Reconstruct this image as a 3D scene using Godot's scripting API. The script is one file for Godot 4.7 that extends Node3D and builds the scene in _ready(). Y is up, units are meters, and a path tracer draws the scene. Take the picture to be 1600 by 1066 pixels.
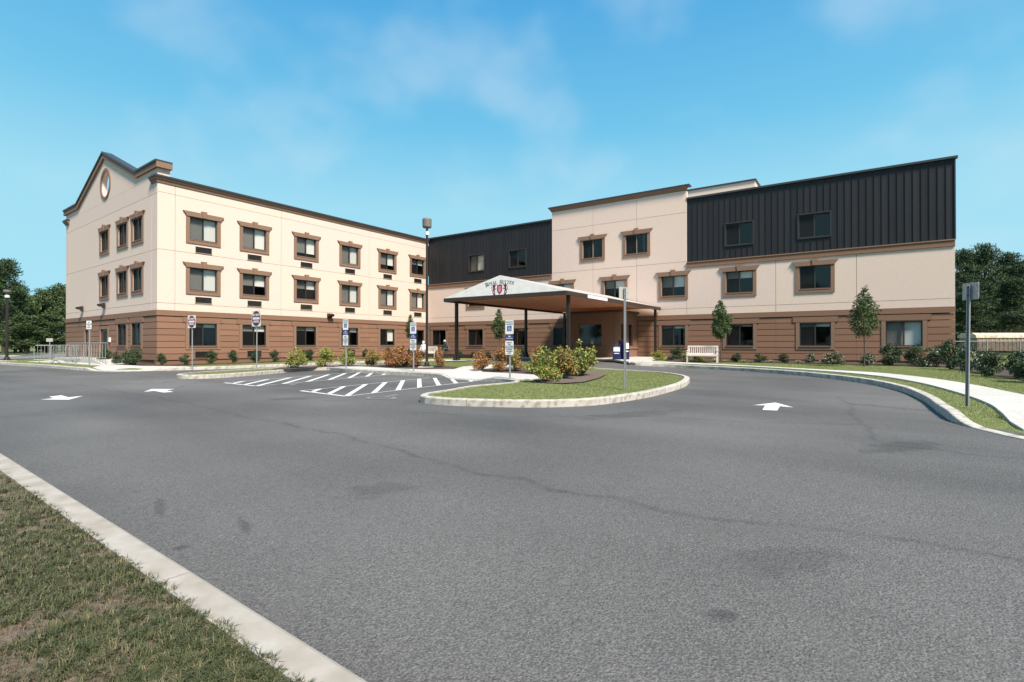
extends Node3D
# A three-storey care building round a looped drive, seen from the lawn across the car park. y is up, metres; the camera stands at the origin.

const P0 := Vector3(-19.3, 0, -28.0)          # near corner of the left wing
const DA := Vector3(0.56324, 0, -0.82629)     # along the left wing, going right
const DB := Vector3(0.82718, 0, 0.56194)      # along the main block, going right
const DG := Vector3(0.80042, 0, 0.59944)      # along the gable end, going right
const CC := Vector3(-7.4, 0, -45.46)          # inner corner of the two wings

var M := {}
var rng := RandomNumberGenerator.new()
var cache := {}
var taken := {}
var WA := frame(P0, DA)
var WB := frame(CC, DB)
var WG := frame(P0, DG)
var ramps := [Vector3(-18.7, -24.3, 2.2), Vector3(7.0, -7.0, 2.0), Vector3(-1.75, -18.65, 1.5)]

func frame(o: Vector3, d: Vector3) -> Transform3D:
	return Transform3D(Basis(d, Vector3.UP, d.cross(Vector3.UP)), o)

func ss(a: float, b: float, x: float) -> float:
	var t := clampf((x - a) / (b - a), 0.0, 1.0)
	return t * t * (3.0 - 2.0 * t)

func terrain(x: float, z: float) -> float:     # the drive climbs gently to the entrance
	var s := (x - CC.x) * DB.x + (z - CC.z) * DB.z
	var n := -(x - CC.x) * DB.z + (z - CC.z) * DB.x
	var amp := 0.04 + 0.24 * ss(9, 13, s) - 0.14 * ss(20.5, 25.5, s) - 0.14 * ss(34, 42, s)
	return amp * (1.0 - ss(11, 19, n))

func kerb_top(x: float, z: float) -> float:    # dropped kerbs at the three ramps
	var k := 0.15
	for r in ramps:
		k = minf(k, 0.02 + 0.13 * ss(r.z * 0.45, r.z, Vector2(x - r.x, z - r.y).length()))
	return k

func lawn_y(x: float, z: float) -> float:
	return terrain(x, z) + kerb_top(x, z)

func on_b(s: float, n: float) -> Vector2:
	var p := WB * Vector3(s, 0, n)
	return Vector2(p.x, p.z)

# ---------------------------------------------------------------- nodes
func numbered(called: String) -> String:
	if not taken.has(called):
		taken[called] = 0
		return called
	taken[called] += 1
	return "%s_%03d" % [called, taken[called]]

func meta(o: Node, label := "", category := "", group := "", kind := "") -> void:
	if label: o.set_meta("label", label)
	if category: o.set_meta("category", category)
	if group: o.set_meta("group", group)
	if kind: o.set_meta("kind", kind)

func thing(called: String, label: String, category: String, xf: Transform3D, group := "", kind := "") -> Node3D:
	var o := Node3D.new()
	o.name = numbered(called)
	add_child(o)
	o.transform = xf
	meta(o, label, category, group, kind)
	return o

func at(x: float, y: float, z: float, turn := 0.0) -> Transform3D:
	return Transform3D(Basis(Vector3.UP, turn), Vector3(x, y, z))

func part(parent: Node, called: String, mesh: Mesh, mat: Material, xf := Transform3D()) -> MeshInstance3D:
	var o := MeshInstance3D.new()
	o.name = called
	o.mesh = mesh
	o.material_override = mat
	o.transform = xf
	parent.add_child(o, true)
	return o

func copy_of(o: Node3D, xf: Transform3D, label: String) -> Node3D:
	var c: Node3D = o.duplicate()
	c.name = numbered(String(o.name).get_slice("_0", 0))
	add_child(c)
	c.transform = xf
	c.set_meta("label", label)
	return c

# ---------------------------------------------------------------- shapes
func tool() -> SurfaceTool:
	var st := SurfaceTool.new()
	st.begin(Mesh.PRIMITIVE_TRIANGLES)
	return st

func tri(st: SurfaceTool, a: Vector3, b: Vector3, c: Vector3) -> void:
	st.add_vertex(a); st.add_vertex(b); st.add_vertex(c)

func quad(st: SurfaceTool, a: Vector3, b: Vector3, c: Vector3, d: Vector3) -> void:
	tri(st, a, b, c); tri(st, a, c, d)

func box(st: SurfaceTool, a: Vector3, b: Vector3, xf := Transform3D()) -> void:
	var p := []
	for i in 8:
		p.append(xf * Vector3(b.x if i & 1 else a.x, b.y if i & 2 else a.y, b.z if i & 4 else a.z))
	for f in [[4, 6, 7, 5], [1, 3, 2, 0], [0, 2, 6, 4], [5, 7, 3, 1], [2, 3, 7, 6], [0, 4, 5, 1]]:
		quad(st, p[f[0]], p[f[1]], p[f[2]], p[f[3]])

func box_mesh(a: Vector3, b: Vector3) -> Mesh:
	var key := "box%s%s" % [a, b]
	if not cache.has(key):
		var st := tool()
		box(st, a, b)
		cache[key] = st.commit()
	return cache[key]

func prism(st: SurfaceTool, poly: PackedVector2Array, z0: float, z1: float, xf := Transform3D()) -> void:
	var pts := poly
	if Geometry2D.is_polygon_clockwise(pts):
		pts = pts.duplicate()
		pts.reverse()
	var idx := Geometry2D.triangulate_polygon(pts)
	for i in range(0, idx.size(), 3):
		var a := pts[idx[i]]; var b := pts[idx[i + 1]]; var c := pts[idx[i + 2]]
		if (b - a).cross(c - a) > 0:
			var k := b; b = c; c = k
		tri(st, xf * Vector3(a.x, a.y, z1), xf * Vector3(b.x, b.y, z1), xf * Vector3(c.x, c.y, z1))
		tri(st, xf * Vector3(a.x, a.y, z0), xf * Vector3(c.x, c.y, z0), xf * Vector3(b.x, b.y, z0))
	for i in pts.size():
		var a := pts[i]; var b := pts[(i + 1) % pts.size()]
		quad(st, xf * Vector3(a.x, a.y, z0), xf * Vector3(a.x, a.y, z1), xf * Vector3(b.x, b.y, z1), xf * Vector3(b.x, b.y, z0))

func tube(st: SurfaceTool, pts: Array, r: float, sides := 8, r_end := -1.0) -> void:
	var rings := []
	for i in pts.size():
		var p: Vector3 = pts[i]
		var d: Vector3 = (pts[mini(i + 1, pts.size() - 1)] - pts[maxi(i - 1, 0)]).normalized()
		var u := d.cross(Vector3(0.31, 0.9, 0.2) if absf(d.y) < 0.85 else Vector3(1, 0.1, 0.2)).normalized()
		var v := d.cross(u)
		var rr := r if r_end < 0 else lerpf(r, r_end, float(i) / maxf(1, pts.size() - 1))
		var ring := []
		for k in sides:
			var a := TAU * k / sides
			ring.append(p + (u * cos(a) + v * sin(a)) * rr)
		rings.append(ring)
	for i in rings.size() - 1:
		for k in sides:
			var k2 := (k + 1) % sides
			quad(st, rings[i][k], rings[i][k2], rings[i + 1][k2], rings[i + 1][k])
	for k in range(1, sides - 1):
		tri(st, rings[0][0], rings[0][k + 1], rings[0][k])
		tri(st, rings[-1][0], rings[-1][k], rings[-1][k + 1])

func lathe(st: SurfaceTool, prof: Array, sides := 20, o := Vector3.ZERO) -> void:   # prof: Vector2(radius, y) from the bottom up
	for i in prof.size() - 1:
		for k in sides:
			var a := TAU * k / sides; var b := TAU * (k + 1) / sides
			var p: Vector2 = prof[i]; var q: Vector2 = prof[i + 1]
			quad(st, o + Vector3(cos(a) * p.x, p.y, sin(a) * p.x), o + Vector3(cos(a) * q.x, q.y, sin(a) * q.x), o + Vector3(cos(b) * q.x, q.y, sin(b) * q.x), o + Vector3(cos(b) * p.x, p.y, sin(b) * p.x))

func wall_mesh(x0: float, x1: float, y0: float, y1: float, holes: Array, lip: float, reveal: float) -> Mesh:   # front at z 0, with openings
	var st := tool()
	var xs := [x0, x1]; var ys := [y0, y1]
	for h in holes:
		for v in [h.position.x, h.end.x]:
			if v > x0 and v < x1: xs.append(v)
		for v in [h.position.y, h.end.y]:
			if v > y0 and v < y1: ys.append(v)
	xs.sort(); ys.sort()
	for i in xs.size() - 1:
		for j in ys.size() - 1:
			var c := Vector2((xs[i] + xs[i + 1]) * 0.5, (ys[j] + ys[j + 1]) * 0.5)
			var open := false
			for h in holes:
				if h.has_point(c): open = true
			if not open and xs[i + 1] - xs[i] > 1e-4 and ys[j + 1] - ys[j] > 1e-4:
				quad(st, Vector3(xs[i], ys[j], 0), Vector3(xs[i], ys[j + 1], 0), Vector3(xs[i + 1], ys[j + 1], 0), Vector3(xs[i + 1], ys[j], 0))
	for h in holes:
		var a := maxf(h.position.x, x0); var b := minf(h.end.x, x1); var c := maxf(h.position.y, y0); var d := minf(h.end.y, y1)
		if a >= b or c >= d: continue
		if h.position.x > x0: quad(st, Vector3(a, c, -reveal), Vector3(a, d, -reveal), Vector3(a, d, 0), Vector3(a, c, 0))
		if h.end.x < x1: quad(st, Vector3(b, c, 0), Vector3(b, d, 0), Vector3(b, d, -reveal), Vector3(b, c, -reveal))
		if h.position.y > y0: quad(st, Vector3(a, c, 0), Vector3(b, c, 0), Vector3(b, c, -reveal), Vector3(a, c, -reveal))
		if h.end.y < y1: quad(st, Vector3(a, d, -reveal), Vector3(b, d, -reveal), Vector3(b, d, 0), Vector3(a, d, 0))
	if lip > 0:
		quad(st, Vector3(x0, y0, -lip), Vector3(x0, y1, -lip), Vector3(x0, y1, 0), Vector3(x0, y0, 0))
		quad(st, Vector3(x1, y0, 0), Vector3(x1, y1, 0), Vector3(x1, y1, -lip), Vector3(x1, y0, -lip))
		quad(st, Vector3(x0, y1, 0), Vector3(x0, y1, -lip), Vector3(x1, y1, -lip), Vector3(x1, y1, 0))
		quad(st, Vector3(x0, y0, -lip), Vector3(x0, y0, 0), Vector3(x1, y0, 0), Vector3(x1, y0, -lip))
	return st.commit()

func smooth_path(pts: Array, step: float, closed := false) -> PackedVector2Array:
	var out := PackedVector2Array()
	var n := pts.size()
	for i in (n if closed else n - 1):
		var p0: Vector2 = pts[posmod(i - 1, n)] if closed or i > 0 else pts[0] * 2.0 - pts[1]
		var p1: Vector2 = pts[i]
		var p2: Vector2 = pts[(i + 1) % n]
		var p3: Vector2 = pts[(i + 2) % n] if closed or i + 2 < n else pts[n - 1] * 2.0 - pts[n - 2]
		var k := maxi(1, int(ceil(p1.distance_to(p2) / step)))
		for j in k:
			out.append(p1.cubic_interpolate_in_time(p2, p0, p3, float(j) / k, p1.distance_to(p2), -p0.distance_to(p1), p1.distance_to(p2) + p2.distance_to(p3)))
	if not closed: out.append(pts[n - 1])
	return out

func sheet(poly: PackedVector2Array, up: float, grid: float, flat := -99.0, area := Rect2(-44, -60, 92, 64), skirt := 0.0) -> Mesh:
	var pts := poly.duplicate()
	var box2 := Rect2(poly[0], Vector2.ZERO)
	for p in poly: box2 = box2.expand(p)
	box2 = box2.intersection(area)
	var shrunk := Geometry2D.offset_polygon(poly, -grid * 0.35)
	var x := box2.position.x
	while x < box2.end.x:
		var z := box2.position.y
		while z < box2.end.y:
			var p := Vector2(x + 0.07 * sin(z * 7.0), z + 0.07 * sin(x * 5.0))
			for s in shrunk:
				if Geometry2D.is_point_in_polygon(p, s):
					pts.append(p)
			z += grid
		x += grid
	var idx := Geometry2D.triangulate_delaunay(pts)
	var st := tool()
	for i in range(0, idx.size(), 3):
		var a := pts[idx[i]]; var b := pts[idx[i + 1]]; var c := pts[idx[i + 2]]
		if not Geometry2D.is_point_in_polygon((a + b + c) / 3.0, poly): continue
		if (b - a).cross(c - a) < 0:
			var k := b; b = c; c = k
		var v := []
		for p in [a, b, c]:
			v.append(Vector3(p.x, (lawn_y(p.x, p.y) if flat < -90 else terrain(p.x, p.y) + flat) + up, p.y))
		tri(st, v[0], v[1], v[2])
	if skirt > 0.0:
		var cw := Geometry2D.is_polygon_clockwise(poly)
		for i in poly.size():
			var a := poly[i]; var b := poly[(i + 1) % poly.size()]
			if cw: a = poly[(i + 1) % poly.size()]; b = poly[i]
			var ya := lawn_y(a.x, a.y) + up; var yb := lawn_y(b.x, b.y) + up
			quad(st, Vector3(a.x, ya - skirt, a.y), Vector3(a.x, ya, a.y), Vector3(b.x, yb, b.y), Vector3(b.x, yb - skirt, b.y))
	return st.commit()

func kerb(parent: Node3D, path: PackedVector2Array, side: float, stone := 3.05, low := 0.0) -> void:
	var run := 0.0
	var i0 := 0
	for i in range(1, path.size()):
		run += path[i].distance_to(path[i - 1])
		if run < stone and i < path.size() - 1: continue
		run = 0.0
		var st := tool()
		var prev := []
		for j in range(i0, i + 1):
			var d := (path[mini(j + 1, path.size() - 1)] - path[maxi(j - 1, 0)]).normalized()
			var n := Vector2(-d.y, d.x) * side
			var p := path[j]
			if j == i0 and i0 > 0: p += d * 0.012
			var t := terrain(p.x, p.y)
			var k := kerb_top(p.x, p.y) - low
			var ring := []
			for e in [[0.0, -0.12], [0.0, k - 0.025], [0.008, k - 0.008], [0.025, k], [0.165, k], [0.165, -0.12]]:
				var q: Vector2 = p + n * e[0]
				ring.append(Vector3(q.x, t + e[1], q.y))
			if prev:
				for e in 5:
					if side > 0: quad(st, prev[e], prev[e + 1], ring[e + 1], ring[e])
					else: quad(st, ring[e], ring[e + 1], prev[e + 1], prev[e])
			if j == i0 or j == i:
				for e in range(1, 5): tri(st, ring[0], ring[e], ring[e + 1])
			prev = ring
		part(parent, "kerb_stone", st.commit(), M.kerb[(i * 7) % 3])
		i0 = i

# ---------------------------------------------------------------- materials
func lin(r: float, g: float, b: float) -> Color:
	return Color(r, g, b).linear_to_srgb()

func noise_tex(freq: float, size: int, c0: Color, c1: Color, sd: int, oct := 4, normal := 0.0, type := FastNoiseLite.TYPE_SIMPLEX_SMOOTH, lo := 0.0, hi := 1.0) -> NoiseTexture2D:
	var n := FastNoiseLite.new()
	n.noise_type = type
	n.seed = sd
	n.frequency = freq
	n.fractal_octaves = oct
	var t := NoiseTexture2D.new()
	t.width = size; t.height = size
	t.seamless = true
	t.noise = n
	if normal > 0.0:
		t.as_normal_map = true
		t.bump_strength = normal
	else:
		var g := Gradient.new()
		g.set_color(0, c0); g.set_color(1, c1)
		g.set_offset(0, lo); g.set_offset(1, hi)
		t.color_ramp = g
	return t

func mat(c: Color, rough := 0.8, metal := 0.0) -> StandardMaterial3D:
	var m := StandardMaterial3D.new()
	m.albedo_color = c
	m.roughness = rough
	m.metallic = metal
	return m

func grained(c: Color, rough: float, tex: Texture2D, scale: float, nrm: Texture2D = null, nscale := 0.5) -> StandardMaterial3D:
	var m := mat(c, rough)
	m.albedo_texture = tex
	m.uv1_triplanar = true
	m.uv1_world_triplanar = true
	m.uv1_scale = Vector3.ONE * scale
	if nrm:
		m.normal_enabled = true
		m.normal_texture = nrm
		m.normal_scale = nscale
	return m

func leafy(back := 0.35) -> StandardMaterial3D:
	var m := mat(Color.WHITE, 0.65)
	m.vertex_color_use_as_albedo = true
	m.backlight_enabled = true
	m.backlight = Color(back, back, back * 0.5)
	m.cull_mode = BaseMaterial3D.CULL_DISABLED
	return m

func glass(c: Color, a: float) -> StandardMaterial3D:
	var m := mat(Color(c.r, c.g, c.b, a), 0.04)
	m.transparency = BaseMaterial3D.TRANSPARENCY_ALPHA
	m.metallic_specular = 0.5
	return m

func make_materials() -> void:
	var grey0 := Color(0.86, 0.86, 0.86); var grey1 := Color(1, 1, 1)
	var stucco := noise_tex(0.035, 512, Color(0.965, 0.962, 0.957), grey1, 3, 5)
	var stucco_n := noise_tex(0.25, 512, grey0, grey1, 4, 3, 1.6)
	M.tan = []
	for k in 3:
		M.tan.append(grained(lin(0.685 + 0.008 * k, 0.54 + 0.006 * k, 0.465 - 0.003 * k), 0.9, stucco, 0.27 + 0.05 * k, stucco_n, 0.5))
	var wood := noise_tex(0.05, 512, Color(0.9, 0.885, 0.87), grey1, 7, 4)
	M.board = []
	for k in 4:
		M.board.append(grained(lin(0.25 + 0.01 * k, 0.135 + 0.005 * k, 0.085 + 0.003 * k), 0.85, wood, 0.4 + 0.07 * k, stucco_n, 0.35))
	M.trim = grained(lin(0.245, 0.148, 0.1), 0.85, wood, 0.5, stucco_n, 0.35)
	M.band = grained(lin(0.235, 0.13, 0.083), 0.85, wood, 0.3, stucco_n, 0.35)
	M.backing = mat(lin(0.05, 0.032, 0.024), 0.95)
	M.foundation = grained(lin(0.21, 0.115, 0.07), 0.9, wood, 0.6)
	M.coping = mat(lin(0.05, 0.05, 0.055), 0.45, 0.3)
	M.metal = []
	for k in 4:
		M.metal.append(grained(lin(0.0175 + 0.001 * k, 0.017 + 0.001 * k, 0.02 + 0.001 * k), 0.5 + 0.03 * k, noise_tex(0.012, 256, Color(0.9, 0.9, 0.9), grey1, 30 + k, 3), 0.2))
		M.metal[k].metallic_specular = 0.4
	M.frame = mat(lin(0.035, 0.033, 0.03), 0.45, 0.2)
	M.glass = glass(Color(0.015, 0.02, 0.02), 0.16)
	M.screen = glass(Color(0.025, 0.028, 0.027), 0.5)
	M.screen.roughness = 0.8
	M.blind = [mat(lin(0.8, 0.79, 0.72), 0.8), mat(lin(0.68, 0.69, 0.63), 0.8), mat(lin(0.7, 0.63, 0.5), 0.8)]
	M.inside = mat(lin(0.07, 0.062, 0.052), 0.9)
	M.vent = mat(lin(0.035, 0.03, 0.028), 0.6)
	M.vent_frame = mat(lin(0.5, 0.44, 0.36), 0.7)
	M.roofing = mat(lin(0.3, 0.3, 0.3), 0.95)
	var conc := noise_tex(0.03, 512, Color(0.88, 0.87, 0.85), grey1, 11, 5)
	var conc_n := noise_tex(0.3, 512, grey0, grey1, 12, 3, 2.5)
	M.concrete = [grained(lin(0.53, 0.515, 0.485), 0.9, conc, 0.45, conc_n, 0.4), grained(lin(0.555, 0.54, 0.505), 0.9, conc, 0.37, conc_n, 0.4), grained(lin(0.51, 0.495, 0.465), 0.9, conc, 0.53, conc_n, 0.4)]
	var stain := noise_tex(0.011, 512, Color(0.8, 0.785, 0.76), grey1, 15, 6, 0.0, FastNoiseLite.TYPE_SIMPLEX_SMOOTH, 0.22, 0.55)
	M.kerb = [grained(lin(0.46, 0.43, 0.38), 0.9, stain, 0.9, conc_n, 0.5), grained(lin(0.49, 0.46, 0.41), 0.9, stain, 0.7, conc_n, 0.5), grained(lin(0.44, 0.415, 0.37), 0.9, stain, 1.1, conc_n, 0.5)]
	M.kerb_near = grained(lin(0.39, 0.36, 0.32), 0.9, noise_tex(0.006, 1024, Color(0.84, 0.82, 0.79), grey1, 17, 9), 0.6, noise_tex(0.5, 1024, grey0, grey1, 18, 2, 2.0), 0.3)
	M.soil = grained(lin(0.21, 0.165, 0.12), 1.0, noise_tex(0.03, 512, Color(0.55, 0.53, 0.5), grey1, 21, 6), 0.9, noise_tex(0.1, 512, grey0, grey1, 22, 5, 6.0), 0.8)
	M.turf = grained(lin(0.17, 0.2, 0.065), 1.0, noise_tex(0.03, 512, Color(0.72, 0.74, 0.6), grey1, 23, 6), 0.5, noise_tex(0.15, 512, grey0, grey1, 24, 4, 6.0), 0.7)
	M.mulch = grained(lin(0.13, 0.09, 0.07), 1.0, noise_tex(0.09, 512, Color(0.5, 0.48, 0.46), grey1, 25, 4, 0.0, FastNoiseLite.TYPE_CELLULAR), 0.9, noise_tex(0.09, 512, grey0, grey1, 25, 4, 8.0, FastNoiseLite.TYPE_CELLULAR), 1.0)
	M.mulch_pale = grained(lin(0.26, 0.2, 0.16), 1.0, noise_tex(0.09, 512, Color(0.5, 0.48, 0.46), grey1, 26, 4, 0.0, FastNoiseLite.TYPE_CELLULAR), 0.8, noise_tex(0.09, 512, grey0, grey1, 26, 4, 8.0, FastNoiseLite.TYPE_CELLULAR), 1.0)
	M.paint = grained(lin(0.74, 0.75, 0.75), 0.7, noise_tex(0.06, 512, Color(0.78, 0.78, 0.78), grey1, 27, 5), 1.0)
	M.worn_paint = grained(lin(0.32, 0.32, 0.32), 0.8, noise_tex(0.05, 512, Color(0.6, 0.6, 0.6), grey1, 28, 5), 1.0)
	M.steel = grained(lin(0.36, 0.37, 0.37), 0.5, noise_tex(0.05, 256, Color(0.8, 0.8, 0.8), grey1, 31, 4), 2.0)
	M.steel.metallic = 0.25
	M.sign_back = grained(lin(0.52, 0.5, 0.47), 0.5, noise_tex(0.02, 256, Color(0.85, 0.84, 0.82), grey1, 32, 4), 2.0)
	M.sign_back.metallic = 0.3
	M.bronze = mat(lin(0.022, 0.018, 0.015), 0.5, 0.2)
	M.lamp_head = mat(lin(0.14, 0.13, 0.12), 0.6)
	M.white = mat(lin(0.72, 0.7, 0.66), 0.6)
	M.sign_white = mat(lin(0.68, 0.68, 0.68), 0.5)
	M.sign_red = mat(lin(0.13, 0.011, 0.016), 0.5)
	M.sign_blue = mat(lin(0.025, 0.035, 0.2), 0.5)
	M.ink = mat(lin(0.03, 0.035, 0.035), 0.6)
	M.green_ink = mat(lin(0.05, 0.17, 0.14), 0.6)
	M.red_ink = mat(lin(0.35, 0.03, 0.03), 0.6)
	M.fabric = grained(lin(0.84, 0.815, 0.78), 0.95, noise_tex(0.02, 512, Color(0.93, 0.92, 0.91), grey1, 41, 4), 0.3)
	M.valance = grained(lin(0.04, 0.026, 0.019), 0.8, noise_tex(0.03, 256, grey0, grey1, 42, 3), 0.8)
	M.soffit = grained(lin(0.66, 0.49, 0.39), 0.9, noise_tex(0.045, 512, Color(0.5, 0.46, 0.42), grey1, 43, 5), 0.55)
	M.gable_fabric = M.fabric.duplicate()
	M.fabric.backlight_enabled = true
	M.fabric.backlight = Color(1.0, 0.92, 0.84)
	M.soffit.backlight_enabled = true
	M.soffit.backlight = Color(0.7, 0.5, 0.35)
	M.crest = mat(lin(0.13, 0.008, 0.02), 0.8)
	M.crest_pink = mat(lin(0.6, 0.19, 0.26), 0.8)
	M.letter = mat(lin(0.12, 0.12, 0.115), 0.8)
	M.bench = mat(lin(0.62, 0.57, 0.52), 0.7)
	M.news = mat(lin(0.009, 0.014, 0.06), 0.4)
	M.bark = grained(lin(0.13, 0.1, 0.08), 1.0, noise_tex(0.05, 256, Color(0.55, 0.55, 0.55), grey1, 51, 4), 1.5)
	M.leaf = leafy()
	M.needle = leafy(0.15)
	M.blade = leafy(0.3)
	M.mesh_screen = glass(Color(0.02, 0.022, 0.02), 0.55)
	M.mesh_screen.roughness = 1.0
	M.trailer = grained(lin(0.33, 0.26, 0.2), 0.7, stain, 0.4)
	M.trailer_roof = grained(lin(0.62, 0.5, 0.36), 0.7, stain, 0.3)
	M.skin = mat(lin(0.42, 0.25, 0.18), 0.6)
	M.cloth_white = mat(lin(0.68, 0.66, 0.64), 0.9)
	M.cloth_dark = mat(lin(0.018, 0.025, 0.025), 0.9)
	M.cloth_grey = mat(lin(0.25, 0.25, 0.26), 0.9)
	M.hair = mat(lin(0.66, 0.64, 0.62), 0.8)
	M.rubber = mat(lin(0.02, 0.02, 0.02), 0.7)

	# asphalt: fine stone speckle, with the slow changes of tone, the paving seams and old marks on a second map
	var asphalt := mat(lin(0.193, 0.185, 0.174), 0.76)
	asphalt.albedo_texture = noise_tex(0.36, 1024, Color(0.55, 0.55, 0.55), Color(1, 1, 1), 61, 2, 0.0, FastNoiseLite.TYPE_VALUE, 0.0, 0.8)
	asphalt.uv1_triplanar = true
	asphalt.uv1_world_triplanar = true
	asphalt.uv1_scale = Vector3.ONE * 0.4
	asphalt.normal_enabled = true
	asphalt.normal_texture = noise_tex(0.3, 1024, grey0, grey1, 61, 2, 7.0, FastNoiseLite.TYPE_VALUE)
	asphalt.normal_scale = 0.4
	asphalt.detail_enabled = true
	asphalt.detail_blend_mode = BaseMaterial3D.BLEND_MODE_MUL
	asphalt.detail_uv_layer = BaseMaterial3D.DETAIL_UV_2
	asphalt.detail_albedo = ImageTexture.create_from_image(wear_map())
	M.asphalt = asphalt
	M.asphalt_plain = grained(lin(0.22, 0.21, 0.2), 0.9, asphalt.albedo_texture, 0.4)

func wear_map() -> Image:      # 48 m square, x -24..24, z -40..8
	var n := 1536
	var big := FastNoiseLite.new(); big.seed = 5; big.frequency = 0.004; big.fractal_octaves = 5
	var streak := FastNoiseLite.new(); streak.seed = 9; streak.frequency = 0.012; streak.fractal_octaves = 3
	var img := Image.create(n, n, false, Image.FORMAT_RGB8)
	for j in n:
		for i in n:
			var u := (i * 0.8 + j * 0.6); var v := (-i * 0.6 + j * 0.8)
			var k := 0.87 + 0.17 * big.get_noise_2d(i, j) + 0.1 * streak.get_noise_2d(u * 0.16, v)
			k = clampf(k, 0.5, 1.0)
			img.set_pixel(i, j, Color(k, k, k))
	var wob := FastNoiseLite.new(); wob.seed = 2; wob.frequency = 0.03; wob.fractal_octaves = 3
	var seams := [[[-14, -16.6], [-12.3, -15.26], [-8.45, -12.38], [-6.3, -10.5], [-4.4, -8.9], [-2.9, -7.8], [-1.4, -6.25], [0.34, -4.61], [1.29, -3.99], [2.24, -3.61], [2.84, -3.27], [3.8, -2.9], [9, 0.5]],
		[[8.0, -12.6], [7.13, -10.84], [5.78, -8.54], [5.11, -7.35], [4.78, -6.78], [5.1, -6.33], [5.44, -6.0], [6.6, -5.4]],
		[[-2, -9.8], [0, -9.2], [2.2, -9.3], [4.2, -8.5], [5.6, -8.3]], [[-12, -22], [-9.5, -14.0], [-6.5, -12.6], [-3, -11.4]]]
	for q in seams.size():
		for e in seams[q].size() - 1:
			var a := Vector2(seams[q][e][0], seams[q][e][1]); var b := Vector2(seams[q][e + 1][0], seams[q][e + 1][1])
			var len := int(a.distance_to(b) * 64)
			for t in len:
				var p := a.lerp(b, float(t) / len)
				var c := (p + Vector2(24, 40)) * n / 48.0
				c += Vector2(wob.get_noise_2d(c.x, c.y), wob.get_noise_2d(c.y, c.x)) * 5.0
				var str := 0.5 + 0.5 * wob.get_noise_2d(c.x * 2.0, 77.0 + q)
				for dy in range(-1, 2):
					for dx in range(-1, 2):
						var x := int(c.x) + dx; var y := int(c.y) + dy
						if x > 0 and y > 0 and x < n and y < n:
							var o := img.get_pixel(x, y).r * (1.0 - (0.02 if dx or dy else 0.045) * str)
							img.set_pixel(x, y, Color(o, o, o))
	# scuffs and oil spots
	for m in [[-1.93, -3.71, 0.36, 0.035, -0.95, 0.8], [-2.1, -3.3, 0.06, 0.045, 0.0, 0.75], [-2.83, -4.15, 0.34, 0.035, -0.95, 0.85], [-1.2, -4.6, 0.35, 0.25, 0.4, 0.9], [1.0, -2.5, 0.12, 0.07, 0.1, 0.8], [1.6, -3.1, 0.5, 0.25, 0.3, 0.9], [-5.2, -12.2, 0.9, 0.35, 0.5, 0.85], [2.2, -9.5, 1.4, 0.4, 0.5, 0.88], [4.9, -6.5, 0.9, 0.3, 0.5, 0.85]]:
		var c := Vector2(m[0] + 24, m[1] + 40) * n / 48.0
		var r := int(maxf(m[2], m[3]) * n / 48.0 * 1.3) + 2
		for dy in range(-r, r + 1):
			for dx in range(-r, r + 1):
				var d := Vector2(dx, dy).rotated(m[4]) * 48.0 / n / Vector2(m[2], m[3])
				var w := d.length() + 0.45 * wob.get_noise_2d((c.x + dx) * 3.0, (c.y + dy) * 3.0)
				if w < 1.0:
					var o := img.get_pixel(int(c.x) + dx, int(c.y) + dy).r * lerpf(m[5], 1.0, ss(0.5, 1.0, w))
					img.set_pixel(int(c.x) + dx, int(c.y) + dy, Color(o, o, o))
	return img

# ---------------------------------------------------------------- sky
func sky_image() -> Image:
	var w := 1024; var h := 512
	var img := Image.create(w, h, false, Image.FORMAT_RGBF)
	var a := FastNoiseLite.new(); a.seed = 14; a.frequency = 3.4; a.fractal_octaves = 5; a.fractal_gain = 0.5
	var b := FastNoiseLite.new(); b.seed = 33; b.frequency = 1.1; b.fractal_octaves = 2
	var stops := [[-90.0, 0.3, 0.3, 0.29], [-2.0, 0.36, 0.38, 0.38], [0.0, 0.43, 0.78, 0.91], [6.0, 0.4, 0.77, 0.92], [14.0, 0.36, 0.73, 0.9], [22.0, 0.18, 0.565, 0.845], [34.0, 0.085, 0.4, 0.76], [55.0, 0.045, 0.3, 0.66], [90.0, 0.04, 0.27, 0.62]]
	for j in h:
		var el := 90.0 - 180.0 * (j + 0.5) / h
		var k := 0
		while k < stops.size() - 2 and stops[k + 1][0] < el: k += 1
		var t := clampf((el - stops[k][0]) / (stops[k + 1][0] - stops[k][0]), 0, 1)
		var base := Color(lerpf(stops[k][1], stops[k + 1][1], t), lerpf(stops[k][2], stops[k + 1][2], t), lerpf(stops[k][3], stops[k + 1][3], t))
		var y := sin(deg_to_rad(el)); var c := cos(deg_to_rad(el))
		for i in w:
			var col := base
			if el > 0:
				var az := TAU * (i + 0.5) / w
				var p := Vector3(sin(az) * c, y * 1.4, -cos(az) * c)
				var f := a.get_noise_3dv(p * 1.0) * 0.65 + b.get_noise_3dv(p) * 0.5
				f = ss(0.0, 0.6, f) * 0.3 * ss(0, 6, el)
				col = base.lerp(Color(0.72, 0.85, 0.93), f)
			img.set_pixel(i, j, Color(col.r / 1.8, col.g / 1.8, col.b / 1.8))
	return img

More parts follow.
